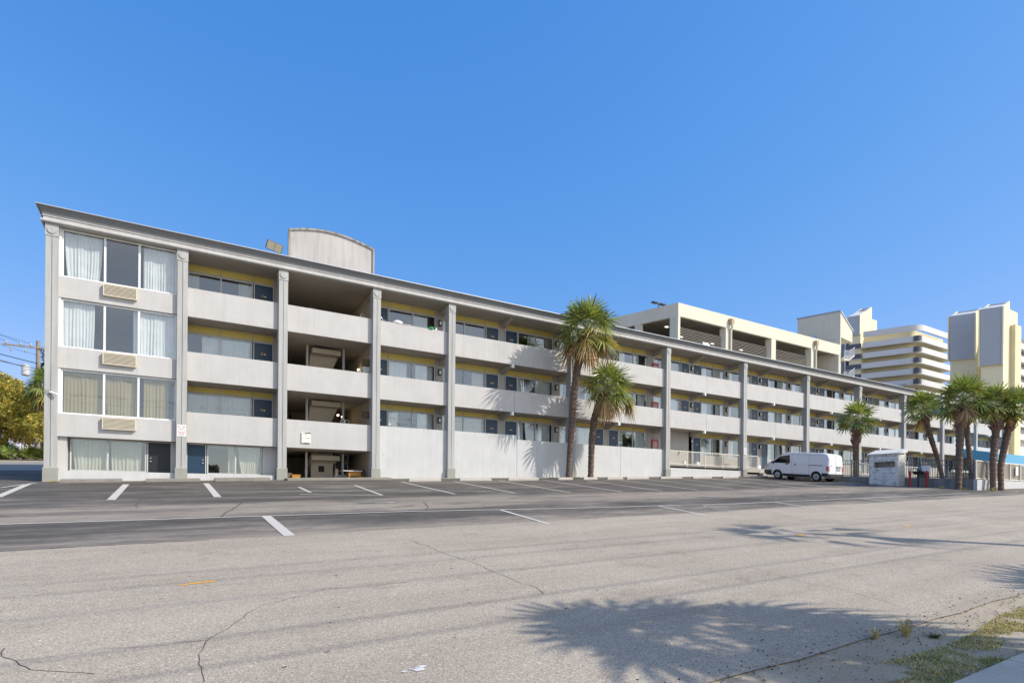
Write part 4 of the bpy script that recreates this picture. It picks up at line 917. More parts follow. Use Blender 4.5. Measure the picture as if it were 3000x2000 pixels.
# ------------------------------------------------------------------ palms
def fan(b, E0, Fd, Lb, rnd, nb=26, droop=.35, span=128, wid=.041):
    S = Fd.cross(Vector((0, 0, 1)))
    if S.length < .05: S = Vector((1, 0, 0))
    S.normalize(); S = (Matrix.Rotation(rnd.uniform(-.5, .5), 3, Fd) @ S).normalized(); N = S.cross(Fd).normalized()
    for k in range(nb):
        a_ = R(-span+2*span*k/(nb-1)) + rnd.uniform(-.04, .04); d = Fd*math.cos(a_)+S*math.sin(a_) + N*(.10 if k % 2 else -.06) - N*(abs(a_)*.10)
        L = Lb*(.62+.38*math.cos(a_/2))*rnd.uniform(.88, 1.05); wv = N.cross(d).normalized(); n0 = len(b.v); dr = droop*rnd.uniform(.6, 1.4)
        for r_, wf in ((0.0, .35), (.42, 1.0), (.75, .7), (1.0, .06)):
            p = E0+d*(r_*L); p = p+Vector((0, 0, -dr*L*r_**2.6)); ww = wv*(wid*wf)
            b.v += [tuple(p-ww), tuple(p+ww)]
        for i in range(3): q = n0+2*i; b.f.append((q, q+1, q+3, q+2)); b.mi.append(b.cur)
def palm(label, path, tr, rad, n=46, seed=0, boots=0, skirt=.25, lo=-50, hi=82, gap=None, extra=None, droop=.35, group='sabal palms around the parking lot', azr=None, fspan=118, fnb=19):
    rnd = random.Random(seed); base = path[0]
    t = thing('palm_tree', tuple(base), label, 'palm tree', group)
    # trunk
    b = PB(t); P = [Vector(p) for p in path]; pts = []; rads = []
    seglen = [(P[i+1]-P[i]).length for i in range(len(P)-1)]; tot = sum(seglen); acc = 0
    for i in range(len(P)-1):
        m_ = max(2, int(seglen[i]/.09))
        for k in range(m_):
            p = P[i].lerp(P[i+1], k/m_); s_ = (acc+seglen[i]*k/m_)/tot; pts.append(p)
            r_ = tr[0]+(tr[1]-tr[0])*s_; r_ *= 1+.35*max(0, 1-s_*tot/.5)*.6
            rads.append(r_*(1+.07*math.sin(len(pts)*2.1)+.05*rnd.uniform(-1, 1)))
        acc += seglen[i]
    pts.append(P[-1]); rads.append(tr[1]*.8)
    b.tube(pts, rads, 14); tk = b.build('trunk', trunk_m, smooth=False)
    top_ = P[-1]; axis = (P[-1]-P[-2]).normalized()
    if boots:
        b = PB(t)
        for k in range(int(boots*60)):
            h = rnd.uniform(0, boots); az = rnd.uniform(0, 2*math.pi); c0 = top_-axis*h; d = Vector((math.cos(az), math.sin(az), 0)); rr_ = tr[1]*(1.0+.25*(1-h/boots))
            tn = Vector((-d.y, d.x, 0))*(1 if k % 2 else -1); p0 = c0+d*rr_*.8-Vector((0, 0, .12)); p1 = p0+d*(.10+.12*rnd.random())+Vector((0, 0, .22))+tn*rnd.uniform(.02, .14)
            b.tube([p0, p0.lerp(p1, .5)+d*.02, p1], [.035, .032, .018], 4)
        b.build('leaf_bases', boot_m)
    g = PB(t); dd = PB(t); cen = top_+axis*.12
    for k in range(n):
        f = (k+.5)/n; el = hi+(lo-hi)*f**.9 + rnd.uniform(-8, 8); az = k*2.39996+rnd.uniform(-.35, .35)
        if azr and rnd.random() < azr[2]: az = azr[0]+rnd.uniform(-azr[1], azr[1])
        e = R(el); dP = Vector((math.cos(az)*math.cos(e), math.sin(az)*math.cos(e), math.sin(e))).normalized()
        Lp = rad*rnd.uniform(.42, .58); dry = 2 if f > 1-skirt*.6 else (1 if f > 1-skirt*1.5 and rnd.random() < .65 else 0)
        tgt = dd if dry == 2 else g; tgt.cur = 0 if dry != 1 else 1
        e0 = cen+dP*Lp+Vector((0, 0, -.12*Lp*(1-math.sin(e)))); tgt.tube([cen, cen.lerp(e0, .5)+Vector((0, 0, .05*Lp)), e0], [.022, .014, .010], 4, cap=False)
        Fd = (dP+Vector((0, 0, -.12-.25*f-(.6 if dry == 2 else 0)))).normalized()
        fan(tgt, e0, Fd, rad*rnd.uniform(.46, .58)*(0.85 if dry == 2 else 1), rnd, droop=droop*(.35+f)+(.4 if dry == 2 else 0), span=(min(fspan, 70) if dry == 2 else fspan), nb=fnb)
    for (v, kind) in (extra or []):
        dP = Vector(v); L = dP.length; dP.normalize(); e0 = cen+dP*L; tgt = dd if kind == 2 else g; tgt.cur = kind if kind < 2 else 0
        tgt.tube([cen, e0], [.02, .01], 4, cap=False); fan(tgt, e0, (dP+Vector((0, 0, -.9))).normalized(), rad*.5, rnd, droop=.7, span=75)
    g.build('crown', [frond_m, frondy_m])
    if dd.v: dd.build('dead_fronds', frondd_m)
    return t
palm('tall curved sabal palm standing against the motel wall, its crown above the roofline', [(19.65, -1.05, 2.7), (19.73, -1.2, 5.28), (19.67, -1.45, 7.21), (19.65, -1.8, 8.81), (19.65, -2.1, 10.0), (19.9, -2.3, 10.95)], (.14, .25), 2.15, 52, 3, 0.6, .20, lo=-42, droop=.28)
palm('shorter sabal palm right of the tall one, with a hanging orange frond', [(21.35, -1.0, 2.7), (21.34, -1.1, 5.0), (21.40, -1.25, 6.3), (21.6, -1.6, 7.5), (21.75, -1.95, 7.95)], (.16, .24), 1.8, 34, 12, .6, .10, lo=-34, droop=.28,
     extra=[((1.25, -.3, -.75), 2), ((1.35, -.35, -.45), 1), ((1.2, -.2, -.5), 0), ((-.25, -.2, -.5), 2), ((-.1, -.35, -.7), 2), ((.0, .2, -.7), 2)])
palm('small round headed palm standing alone just right of the van', [(41.3, -5.8, 2.9), (41.25, -5.8, 5.0), (41.35, -5.8, 7.1)], (.16, .23), 1.6, 30, 21, 1.5, 0.0, lo=-24, droop=.12)
palm('thick trunked palm in front of the shade-darkened end of the low fence wall', [(37.35, -13.35, 2.1), (37.6, -13.3, 3.9), (38.0, -13.15, 5.7), (38.2, -13.2, 7.15)], (.14, .22), 1.65, 34, 33, 1.3, .03, lo=-24, droop=.15)
palm('curved palm before the white fence wall, second from the right edge', [(39.0, -14.35, 2.1), (39.25, -14.25, 3.8), (39.7, -14.2, 5.3), (39.75, -14.25, 6.9)], (.14, .20), 1.45, 32, 41, 1.2, .03, lo=-26, droop=.15)
palm('rightmost palm at the fence wall, crown cut by the right edge of the photo', [(39.6, -14.5, 2.1), (39.95, -14.35, 3.6), (40.6, -14.4, 5.3), (40.95, -14.55, 6.75)], (.13, .19), 1.5, 32, 52, 1.1, .04, lo=-26, droop=.15)
palm('palm leaning left behind the picket fence', [(46.2, -9.2, 2.8), (45.2, -9.2, 4.5), (44.0, -9.2, 6.1), (43.4, -9.1, 7.7)], (.13, .18), 1.45, 30, 61, .8, .05, lo=-34, droop=.2)
palm('straight palm behind the picket fence, its trunk half hidden by the thick trunked one', [(45.2, -11.2, 2.6), (45.1, -11.0, 5.0), (44.9, -10.9, 7.1)], (.13, .17), 1.0, 20, 71, .5, .05, lo=-30)
# palms beyond the near sidewalk; their shadows fall on the road
palm('sabal palm behind the viewer casting the broad shadow on the road', [(10.2, -29.7, .1), (9.9, -29.4, 3.0), (9.5, -29.0, 6.2)], (.16, .22), 1.65, 44, 84, .3, .22, lo=-72, group=None, fspan=112, droop=.6)
palm('slender palm far down the near verge casting the long thin shadow', [(19.6, -28.0, .5), (19.5, -27.9, 5.0), (19.3, -27.7, 9.6)], (.13, .13), 1.7, 13, 95, 0, 0, lo=-35, hi=70, group=None, fspan=50, fnb=13)
palm('low palm on the near verge with fronds shading the road edge', [(16.2, -30.6, .3), (16.1, -30.4, 2.5), (15.9, -30.2, 5.4)], (.16, .2), 2.1, 40, 101, 0, .1, lo=-30, group=None)

# ------------------------------------------------------------------ broadleaf trees, hedge
def leafy(name, label, base, blobs, n, size, mat, trunk=True, seed=0, group=None, cat='tree', limbs=True):
    rnd = random.Random(seed); t = thing(name, base, label, cat, group)
    if trunk:
        b = PB(t); B = Vector(base); tp = B+Vector((0, 0, (blobs[0][0][2]-B.z)*.55)); b.tube([B-Vector((0, 0, .3)), B.lerp(tp, .5)+Vector((.15, .1, 0)), tp], [.28, .22, .17], 10)
        for c0, r_ in blobs: c0 = Vector(c0); b.tube([tp-Vector((0, 0, .2)), tp.lerp(c0, .5)+Vector((0, 0, .25)), c0], [.13, .08, .03], 7)
        b.build('trunk', bark_m)
    b = PB(t); tw = sum(r_**2 for _, r_ in blobs)
    for c0, r_ in blobs:
        c0 = Vector(c0)
        for _ in range(int(n*r_**2/tw)):
            d = Vector((rnd.gauss(0, 1), rnd.gauss(0, 1), rnd.gauss(0, 1))).normalized(); k = r_*(rnd.uniform(.25, 1)**.5); p = c0+d*k
            nz = mnoise.noise(p*1.6+Vector((seed, 0, 0)))
            if nz < -.05 and rnd.random() < .85: continue
            p += d*nz*r_*.4; a_ = Vector((rnd.gauss(0, 1), rnd.gauss(0, 1), rnd.gauss(0, .6))).normalized(); c_ = a_.orthogonal().normalized(); c_ = Matrix.Rotation(rnd.random()*6.28, 3, a_) @ c_; e_ = a_.cross(c_); s_ = size*rnd.uniform(.6, 1.3)
            b.quad(p-c_*s_, p+e_*s_*.45, p+c_*s_, p-e_*s_*.45)
    b.build('crown', mat); return t
leafy('broadleaf_tree', 'golden green spreading tree beyond the left end of the motel', (-9.3, 30.5, 4.6), [((-10.5, 30, 7.6), 1.9), ((-12.3, 30, 8.8), 2.0), ((-14.5, 30, 9.0), 2.3), ((-9.4, 29.4, 6.6), 1.5), ((-12.0, 29.5, 6.6), 1.6), ((-16, 30, 7.2), 2.3), ((-8.3, 29.8, 7.3), 1.2), ((-10.8, 30, 9.6), 1.0), ((-7.6, 29.3, 5.9), 1.0), ((-9.0, 27.6, 6.6), 1.2), ((-10.6, 27.5, 8.6), 1.5), ((-8.6, 28, 8.6), 1.1), ((-8.0, 23.6, 6.4), .9), ((-7.2, 23.4, 5.6), .8), ((-11.6, 28, 9.8), 1.1), ((-9.6, 26, 7.4), 1.2)], 84000, .10, gold_m, seed=5)
leafy('broadleaf_tree', 'dark tree behind the utility pole', (-8.3, 40, 4.9), [((-9.6, 41, 14.6), 1.1), ((-9.5, 41, 12.7), 1.5), ((-9.9, 41, 10.4), 1.8), ((-10.4, 41, 8.6), 1.8)], 20000, .12, pine_m, seed=6)
palm('cabbage palm squeezed between the golden tree and the motel end', [(-7.9, 25.0, 4.2), (-7.85, 25.0, 7.2), (-7.8, 25.0, 9.1)], (.18, .2), 1.7, 46, 111, 0, .15, group=None)
for i, (x, y, s_) in enumerate([(-10.6, 24.6, .9), (-9.6, 24.3, 1.0), (-8.7, 24.2, 1.05), (-7.9, 24.0, 1.0), (-7.1, 23.8, 1.0), (-6.4, 23.8, .95), (-11.8, 33, 1.5)]):
    rnd = random.Random(200+i); z = gz(x, y)
    lab = ['leftmost palmetto bush of the hedge', 'second palmetto bush of the hedge from the left', 'third palmetto bush of the hedge from the left', 'palmetto bush in the middle of the hedge left of the motel', 'fifth palmetto bush of the hedge from the left', 'palmetto bush of the hedge nearest the motel corner', 'tall palmetto clump behind the hedge by the white fence'][i]
    t = thing('palmetto_bush', (x, y, z), lab, 'bush', 'palmetto hedge across the side road'); b = PB(t)
    for k in range(26):
        az = rnd.random()*6.28; e = R(rnd.uniform(15, 80)); dP = Vector((math.cos(az)*math.cos(e), math.sin(az)*math.cos(e), math.sin(e))); Lp = s_*rnd.uniform(.25, .65); c0 = Vector((x, y, z+.1)); e0 = c0+dP*Lp
        b.tube([c0, e0], [.015, .01], 4, cap=False); fan(b, e0, (dP+Vector((0, 0, -.1))).normalized(), s_*.55, rnd, nb=20, droop=.25, span=95, wid=.03)
    b.build('fronds', frondh_m)
# reflected trees across the road, behind the viewer
for i, (x, y, h) in enumerate([(-14, -52, 8), (4, -58, 7), (22, -54, 9), (40, -50, 8), (62, -52, 9)]):
    z = gz(x, y); leafy('broadleaf_tree', ['round green tree across the road, first from the left', 'low green tree across the road behind the viewer', 'tall green tree across the road opposite the palms', 'green tree across the road opposite the van', 'green tree across the road at the far right'][i], (x, y, z), [((x, y, z+h*.6), h*.30), ((x-2, y+.5, z+h*.5), h*.24), ((x+2.1, y, z+h*.55), h*.26), ((x+.4, y+1, z+h*.8), h*.2)], 7000, .28, green_m, seed=30+i, group='trees across the road')
# utility pole, wires, street lamp, fence, cone on the left
up_ = thing('utility_pole', (-8.6, 26.8, 4.2), 'wooden utility pole with crossarm and grey transformers beside the motel', 'utility pole')
b = PB(up_); b.tube([(-8.6, 26.8, 4), (-8.6, 26.8, 12.9)], [.17, .13], 10); b.build('pole', greywood_m)
b = PB(up_); b.box(-10.6, -7.2, 26.62, 26.72, 12.3, 12.42); b.build('crossarm', greywood_m)
b = PB(up_)
for x in (-10.4, -9.6, -9.0, -7.6): b.tube([(x, 26.67, 12.42), (x, 26.67, 12.52), (x, 26.67, 12.6)], [.03, .07, .04], 8)
for x in (-10.1, -9.3): b.tube([(x, 26.6, 12.3), (x, 26.55, 12.0), (x, 26.55, 11.85)], [.02, .06, .02], 6)
b.build('insulator', M_('insulator', (.35, .33, .33), .3))
for x in (-9.25, -8.05):
    b = PB(up_); b.tube([(x, 26.5, 10.2), (x, 26.5, 10.25), (x, 26.5, 10.95), (x, 26.5, 11.05)], [.2, .26, .26, .12], 14); b.build('transformer', M_('transformer_grey', (.55, .56, .57), .4))
def wire(label, p, q, sag, r_, nm='power_line', group='overhead wires'):
    m = MB(); p, q = Vector(p), Vector(q); n = 24; m.tube([p.lerp(q, k/n)-Vector((0, 0, sag*4*(k/n)*(1-k/n))) for k in range(n+1)], r_, 5); tag(m.build(nm, black_m), label, 'wire', group)
for k, (xo, zo, ex, ez, rr_) in enumerate(((-10.4, 12.6, -27, 18.2, .012), (-9.6, 12.6, -26, 16.9, .012), (-9.0, 12.6, -26, 15.0, .012), (-8.6, 11.2, -26, 12.9, .03), (-8.6, 10.8, -26, 11.6, .018), (-8.6, 11.8, -27, 14.2, .01))):
    wire(['highest thin wire running left from the utility pole', 'second wire below the top at the left edge', 'third wire down at the left edge', 'thick dark cable running left from the transformers', 'lowest wire just above the golden tree', 'thin wire above the thick dark cable'][k], (xo, 26.7, zo), (ex, 2, ez), .5, rr_)
for k, (y, z) in enumerate(((-29.3, 12.6), (-29.5, 11.6), (-29.6, 10.1), (-29.9, 9.6), (-29.2, 13.2))):
    wire(['street wire behind the viewer, second from the top', 'street wire behind the viewer, middle one', 'street wire behind the viewer, second from the bottom', 'lowest street wire behind the viewer', 'topmost street wire behind the viewer'][k], (-32, y, z-.4), (58, y-.2, z+1.6), .9, .013, group='street wires behind the viewer')
for x, lb in ((-32, 'wooden pole at the left end of the street wires'), (58, 'wooden pole at the right end of the street wires')):
    t = thing('utility_pole', (x, -29.5, gz(x, -29.5)), lb, 'utility pole'); b = PB(t); b.tube([(x, -29.5, gz(x, -29.5)-.3), (x, -29.5, 15.5)], [.17, .12], 10); b.build('pole', greywood_m); b = PB(t); b.box(x-.06, x+.06, -30.3, -28.7, 12.9, 13.02); b.build('crossarm', greywood_m)
t = thing('street_lamp', (-9.3, 33, 4.9), 'street lamp arm reaching left above the golden tree', 'street lamp')
b = PB(t); b.tube([(-9.3, 33, 4.6), (-9.3, 33, 11.3)], .07, 8); b.tube([(-9.3, 33, 11.2), (-10.3, 33, 11.9), (-12.0, 33, 12.3)], .04, 6); b.build('pole', metal_m); b = PB(t); b.tube([(-12.0, 33, 12.3), (-12.5, 33, 12.33)], [.1, .06], 8); b.build('lamp_head', metal_m)
t = thing('picket_fence', (-10.5, 40, 5.0), 'white picket fence behind the palmetto hedge', 'fence'); b = PB(t)
for k in range(30): b.box(-13.4+k*.2, -13.3+k*.2, 38, 38.04, 4.9, 5.9)
b.box(-13.4, -7.4, 38.05, 38.1, 5.2, 5.3); b.box(-13.4, -7.4, 38.05, 38.1, 5.6, 5.7); b.build('pickets', white_m)
t = thing('traffic_cone', (-12.0, 31, 4.6), 'orange traffic cone by the white picket fence', 'cone'); b = PB(t); b.tube([(-12.3, 31, 4.6), (-12.3, 31, 5.35)], [.2, .04], 12); b.build('cone', cone_m); b = PB(t); b.box(-12.55, -12.05, 30.75, 31.25, 4.56, 4.62); b.build('base', cone_m)
t = thing('marker_post', (-13.6, 30, 4.6), 'slim white and red marker post at the left edge', 'post'); b = PB(t); b.box(-13.7, -13.58, 30, 30.1, 4.4, 6.4); b.build('post', M_('pink_white', (.8, .62, .6), .6))
t = thing('stop_sign_back', (-10.4, 32, 4.7), 'grey back of an octagonal road sign under the golden tree', 'sign'); b = PB(t); b.tube([(-10.4, 32, 4.4), (-10.4, 32, 7.0)], .035, 6); b.build('pole', metal_m)
b = PB(t); b.prism([(.36*math.cos(R(22.5+45*k)), .36*math.sin(R(22.5+45*k))) for k in range(8)], lambda p, q: (-10.4+p, 31.95, 7.0+q), lambda p, q: (-10.4+p, 31.93, 7.0+q)); b.build('plate', metal_m)
t = thing('parked_car', (-14.8, 31, 4.7), 'white car partly cut by the left edge behind the hedge', 'car')
b = PB(t); prof = [(-2.2, .35), (-2.2, .8), (-1.9, .95), (-1.2, 1.05), (-.6, 1.45), (.9, 1.48), (1.6, 1.05), (2.1, .95), (2.2, .5), (2.2, .35)]
b.prism(prof, lambda p, q: (-15.2+p, 31, 4.65+q), lambda p, q: (-15.2+p, 32.7, 4.65+q)); b.build('body', white_m, bevel=.05)
for u in (-1.4, 1.35):
    b = PB(t); b.tube([(-15.2+u, 30.98, 4.98), (-15.2+u, 31.2, 4.98)], .32, 18); b.build('wheel', black_m)

# ------------------------------------------------------------------ garage
ga = thing('parking_garage', (60, 20, 4), 'cream concrete parking garage with open top deck rising behind the motel', 'garage')
DL = Vector((-.292, .957, 0)); G0 = Vector((44.9, 14.0, 0))
def GT(u, v, z): p = G0+Vector((1, 0, 0))*u+DL*v; return (p.x, p.y, z)    # u right, v back-left
LU = 30.2; LVv = 26
b = PB(ga); b.box(0, LU, 0, .35, 20.52, 21.9, GT); b.box(0, .35, .35, LVv, 20.52, 21.9, GT); b.box(LU-.35, LU, .35, LVv, 20.52, 21.9, GT); b.box(.35, LU-.35, LVv-.35, LVv, 20.52, 21.9, GT); b.build('parapet_beam', cream_m)
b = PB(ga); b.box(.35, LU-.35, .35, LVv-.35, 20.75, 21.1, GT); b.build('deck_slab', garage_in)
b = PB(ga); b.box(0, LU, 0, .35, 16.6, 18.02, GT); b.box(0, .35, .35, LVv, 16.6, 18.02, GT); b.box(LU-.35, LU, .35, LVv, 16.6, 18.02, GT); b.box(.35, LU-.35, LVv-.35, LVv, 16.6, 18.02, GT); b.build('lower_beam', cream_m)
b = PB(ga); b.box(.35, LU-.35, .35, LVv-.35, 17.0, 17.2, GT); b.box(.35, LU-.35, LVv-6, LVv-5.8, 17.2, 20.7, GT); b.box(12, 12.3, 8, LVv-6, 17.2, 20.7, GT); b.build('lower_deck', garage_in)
for u in (0, 7.5, 15.65, 23.7):
    b = PB(ga); b.box(u, u+.85 if u else .32, .01, .34 if not u else .7, 18.02, 20.52, GT); b.build('pillar', cream_m)
b = PB(ga); b.box(LU-4.9, LU, .02, .3, 18.02, 18.03, GT); b.box(LU-.3, LU-.01, .02, 8, 18.02, 20.52, GT); b.box(LU-5.3, LU-.3, 6.0, 6.3, 18.02, 20.7, GT); b.build('end_wall', cream_m)
for v in (.4, 4.35, 10, 16):
    b = PB(ga); b.box(.01, .34, v if v > 1 else .36, v+.75 if v > 1 else .95, 18.02, 20.52, GT); b.build('pillar', cream_grey)
b = PB(ga)
for j in range(9):
    z = 18.15+j*.17
    for u0, u1 in ((.4, 7.5), (8.4, 15.6), (16.5, 23.6)): b.box(u0, u1, .5, .55, z, z+.05, GT)
b.build('louvre_rail', M_('louvre_grey', (.22, .20, .17), .6))
for u in (8.15, 24.45):
    b = PB(ga); p = [GT(u, -.12, 16.8), GT(u, -.12, 20.3), GT(u, -.3, 20.7), GT(u-.1, -.25, 21.0)]; b.tube(p, .13, 8); dp = b.build('downpipe', cream_m)
    b = PB(ga); b.box(u-.3, u+.15, -.4, -.02, 20.95, 21.5, GT); b.build('rain_head', M_('rusty_head', (.45, .33, .22), .8), dp)
for (u, v) in ((3.5, 4), (8.5, 6), (14, 6), (19.5, 6), (-0, 0)):
    if (u, v) == (0, 0) or u <= 0: continue
    b = PB(ga); b.box(u-.16, u+.16, v-.1, v+.1, 20.66, 20.74, GT); b.build('ceiling_lamp', lamp_c)
b = PB(ga); b.box(.5, LU-.5, .5, LVv-.5, 3, 16.6, GT); b.build('lower_storeys', cream_grey)
for u in (-0.0,):
    b = PB(ga); c0 = GT(.2, 2.4, 21.9); b.tube([c0, (c0[0], c0[1], 22.3)], .06, 6); b.box(c0[0]-.9, c0[0]-.2, c0[1]-.2, c0[1]+.2, 22.3, 22.42); b.box(c0[0]+.2, c0[0]+.9, c0[1]-.2, c0[1]+.2, 22.3, 22.42); b.box(c0[0]-.25, c0[0]+.25, c0[1]-.05, c0[1]+.05, 22.28, 22.36); b.build('deck_lamp', black_m)
# stair tower at garage end
b = PB(ga); H0 = Vector((75.1, 14, 0))
def HT(u, v, z): p = H0+Vector((1, 0, 0))*u+DL*v; return (p.x, p.y, z)
b.hexa([HT(0, 0, 22.95), HT(2.9, 0, 22.6), HT(2.9, 5.2, 22.6), HT(0, 5.2, 22.95)], [HT(0, 0, 26.3), HT(2.9, 0, 24.15), HT(2.9, 5.2, 24.15), HT(0, 5.2, 26.3)])
st = b.build('stair_tower', cream_m)
b = PB(ga); b.box(0.0, .2, .001, 5.19, 16, 22.95, HT); b.box(1.2, 2.9, 2.2, 5.1, 5, 22.7, HT); b.build('tower_wall', cream_grey, st)
b = PB(ga); b.hexa([HT(-.1, -.1, 26.32), HT(3.0, -.1, 24.10), HT(3.0, 5.3, 24.10), HT(-.1, 5.3, 26.32)], [HT(-.1, -.1, 26.45), HT(3.0, -.1, 24.25), HT(3.0, 5.3, 24.25), HT(-.1, 5.3, 26.45)]); b.build('tower_roof', metal_m, st)
for z in (17.2, 20.0):
    b = PB(ga); b.hexa([HT(.3, -.3, z-.15), HT(1.5, -.3, z-.05), HT(1.5, .9, z-.05), HT(.3, .9, z-.15)], [HT(.3, -.3, z+.05), HT(1.5, -.3, z+.15), HT(1.5, .9, z+.15), HT(.3, .9, z+.05)])
    b.hexa([HT(1.5, -.3, z-.05), HT(2.9, -.3, z+.75), HT(2.9, .9, z+.75), HT(1.5, .9, z-.05)], [HT(1.5, -.3, z+.15), HT(2.9, -.3, z+.95), HT(2.9, .9, z+.95), HT(1.5, .9, z+.15)]); b.build('stair_slab', cream_m, st)
    b = PB(ga)
    for k in range(14): u = .3+k*.19; zz = z if u < 1.5 else z+(u-1.5)*.57; b.box(u, u+.04, -.32, -.28, zz+.1, zz+1.15, HT)
    b.tube([HT(.3, -.3, z+1.15), HT(1.5, -.3, z+1.15), HT(2.9, -.3, z+1.95)], .04, 6); b.build('stair_rail', metal_m, st)
b = PB(ga); b.box(-.12, -.01, 2.8, 4.6, 22.2, 23.6, HT); b.build('tower_vent', metal_m, st)

# ------------------------------------------------------------------ condominium
co = thing('condominium_building', (165, 50, 4), 'tall white and pale yellow condominium with wrapped balconies beyond the garage', 'condominium')
DC = Vector((-.3737, .9275, 0)); K0 = Vector((160.86, 41.48, 0))
corr = NB('blue_grey_corrugated_metal'); wv = corr.n('ShaderNodeTexWave'); wv.inputs['Scale'].default_value = .0
corr_m = M_('blue_grey_corrugated', (.50, .53, .55), .5, .06, .5)
def bent(rad, off, LL, RR, n=8):
    # plan polyline: along DC from far to corner (rounded) then along +X ; off = inward offset
    A = Vector((-DC.x, -DC.y, 0)); Bv = Vector((1, 0, 0)); nA = Vector((DC.y, -DC.x, 0))*1.0
    inA = Vector((.9275, .3737, 0)); inB = Vector((0, 1, 0))
    pts = [K0+DC*LL+inA*off]
    P0 = K0+DC*rad; P1 = K0+Bv*rad
    for k in range(n+1):
        t = k/n; q = P0*(1-t)**2+K0*2*t*(1-t)+P1*t*t; ii = (inA*(1-t)+inB*t).normalized(); pts.append(q+ii*off)
    pts.append(K0+Bv*RR+inB*off); return pts
def band(b, LL, RR, z0, z1, o0=0, o1=.35, rad=2.6):
    po, pi_ = bent(rad, o0, LL, RR), bent(rad, o1, LL, RR)
    for k in range(len(po)-1): a0, a1, c0, c1 = po[k], po[k+1], pi_[k], pi_[k+1]; f_ = lambda v, z: (v.x, v.y, z); b.hexa([f_(a0, z0), f_(a1, z0), f_(c1, z0), f_(c0, z0)], [f_(a0, z1), f_(a1, z1), f_(c1, z1), f_(c0, z1)])
b = PB(co); band(b, 12.2, 16.9, 44.35, 45.8); b.build('roof_parapet', condo_white)
for k in range(9):
    z = 41.5-2.72*k; LLk = 12.2 if k < 2 else 13.0
    b = PB(co); band(b, LLk, 17.5, z, z+1.4); bw = b.build('balcony_band', condo_white)
    b = PB(co); band(b, 14.5, 18, z, z+.2, .36, 3.0); b.build('balcony_floor', cream_grey, bw)
    b = PB(co); band(b, 1.3, 0.9, z+.1, z+1.45, -.07, -.03, .9); b.build('corner_railing', M_('dark_rail', (.10, .10, .11), .4), bw)
b = PB(co); band(b, 14.5, 18, 8, 45.0, 2.2, 3.2, 3.2); b.build('recessed_wall', condo_yellow)
for k in range(9):
    z = 41.5-2.72*k; b = PB(co)
    for j in range(7): u = 3.2+j*2.0; b.box(K0.x+u, K0.x+u+.9, K0.y+2.05, K0.y+2.18, z+.2, z+2.3)
    for j in range(3):
        pp = K0+DC*(1.8+j*.0)+Vector((.9275, .3737, 0))*2.1
    b.build('balcony_door', M_('condo_dark_glass', (.05, .05, .06), .15))
# stepped balconies at its left
for k in range(8):
    z = 41.5-2.72*k; b = PB(co); p = K0+DC*12.6+Vector((.9275, .3737, 0))*(-.1)
    def CT(u, v, z_): q = p+DC*u+Vector((.9275, .3737, 0))*v; return (q.x, q.y, z_)
    b.box(0, 3.6, 0, .1, z+.0, z+1.3, CT); rl = b.build('side_balcony_railing', M_('dark_rail', (.10, .10, .11), .4))
    b = PB(co); b.box(0, 3.7, -.1, 2.2, z-.15, z, CT); b.box(3.6, 3.8, -.1, 2.2, z-.15, z+2.6, CT); b.build('side_balcony_slab', condo_white, rl)
b = PB(co); p = K0+DC*12.6+Vector((.9275, .3737, 0))*2.3; b.box(0, 6, 0, 4, 8, 44.0, CT); b.build('side_wall', M_('bluish_glass_wall', (.22, .26, .28), .3))
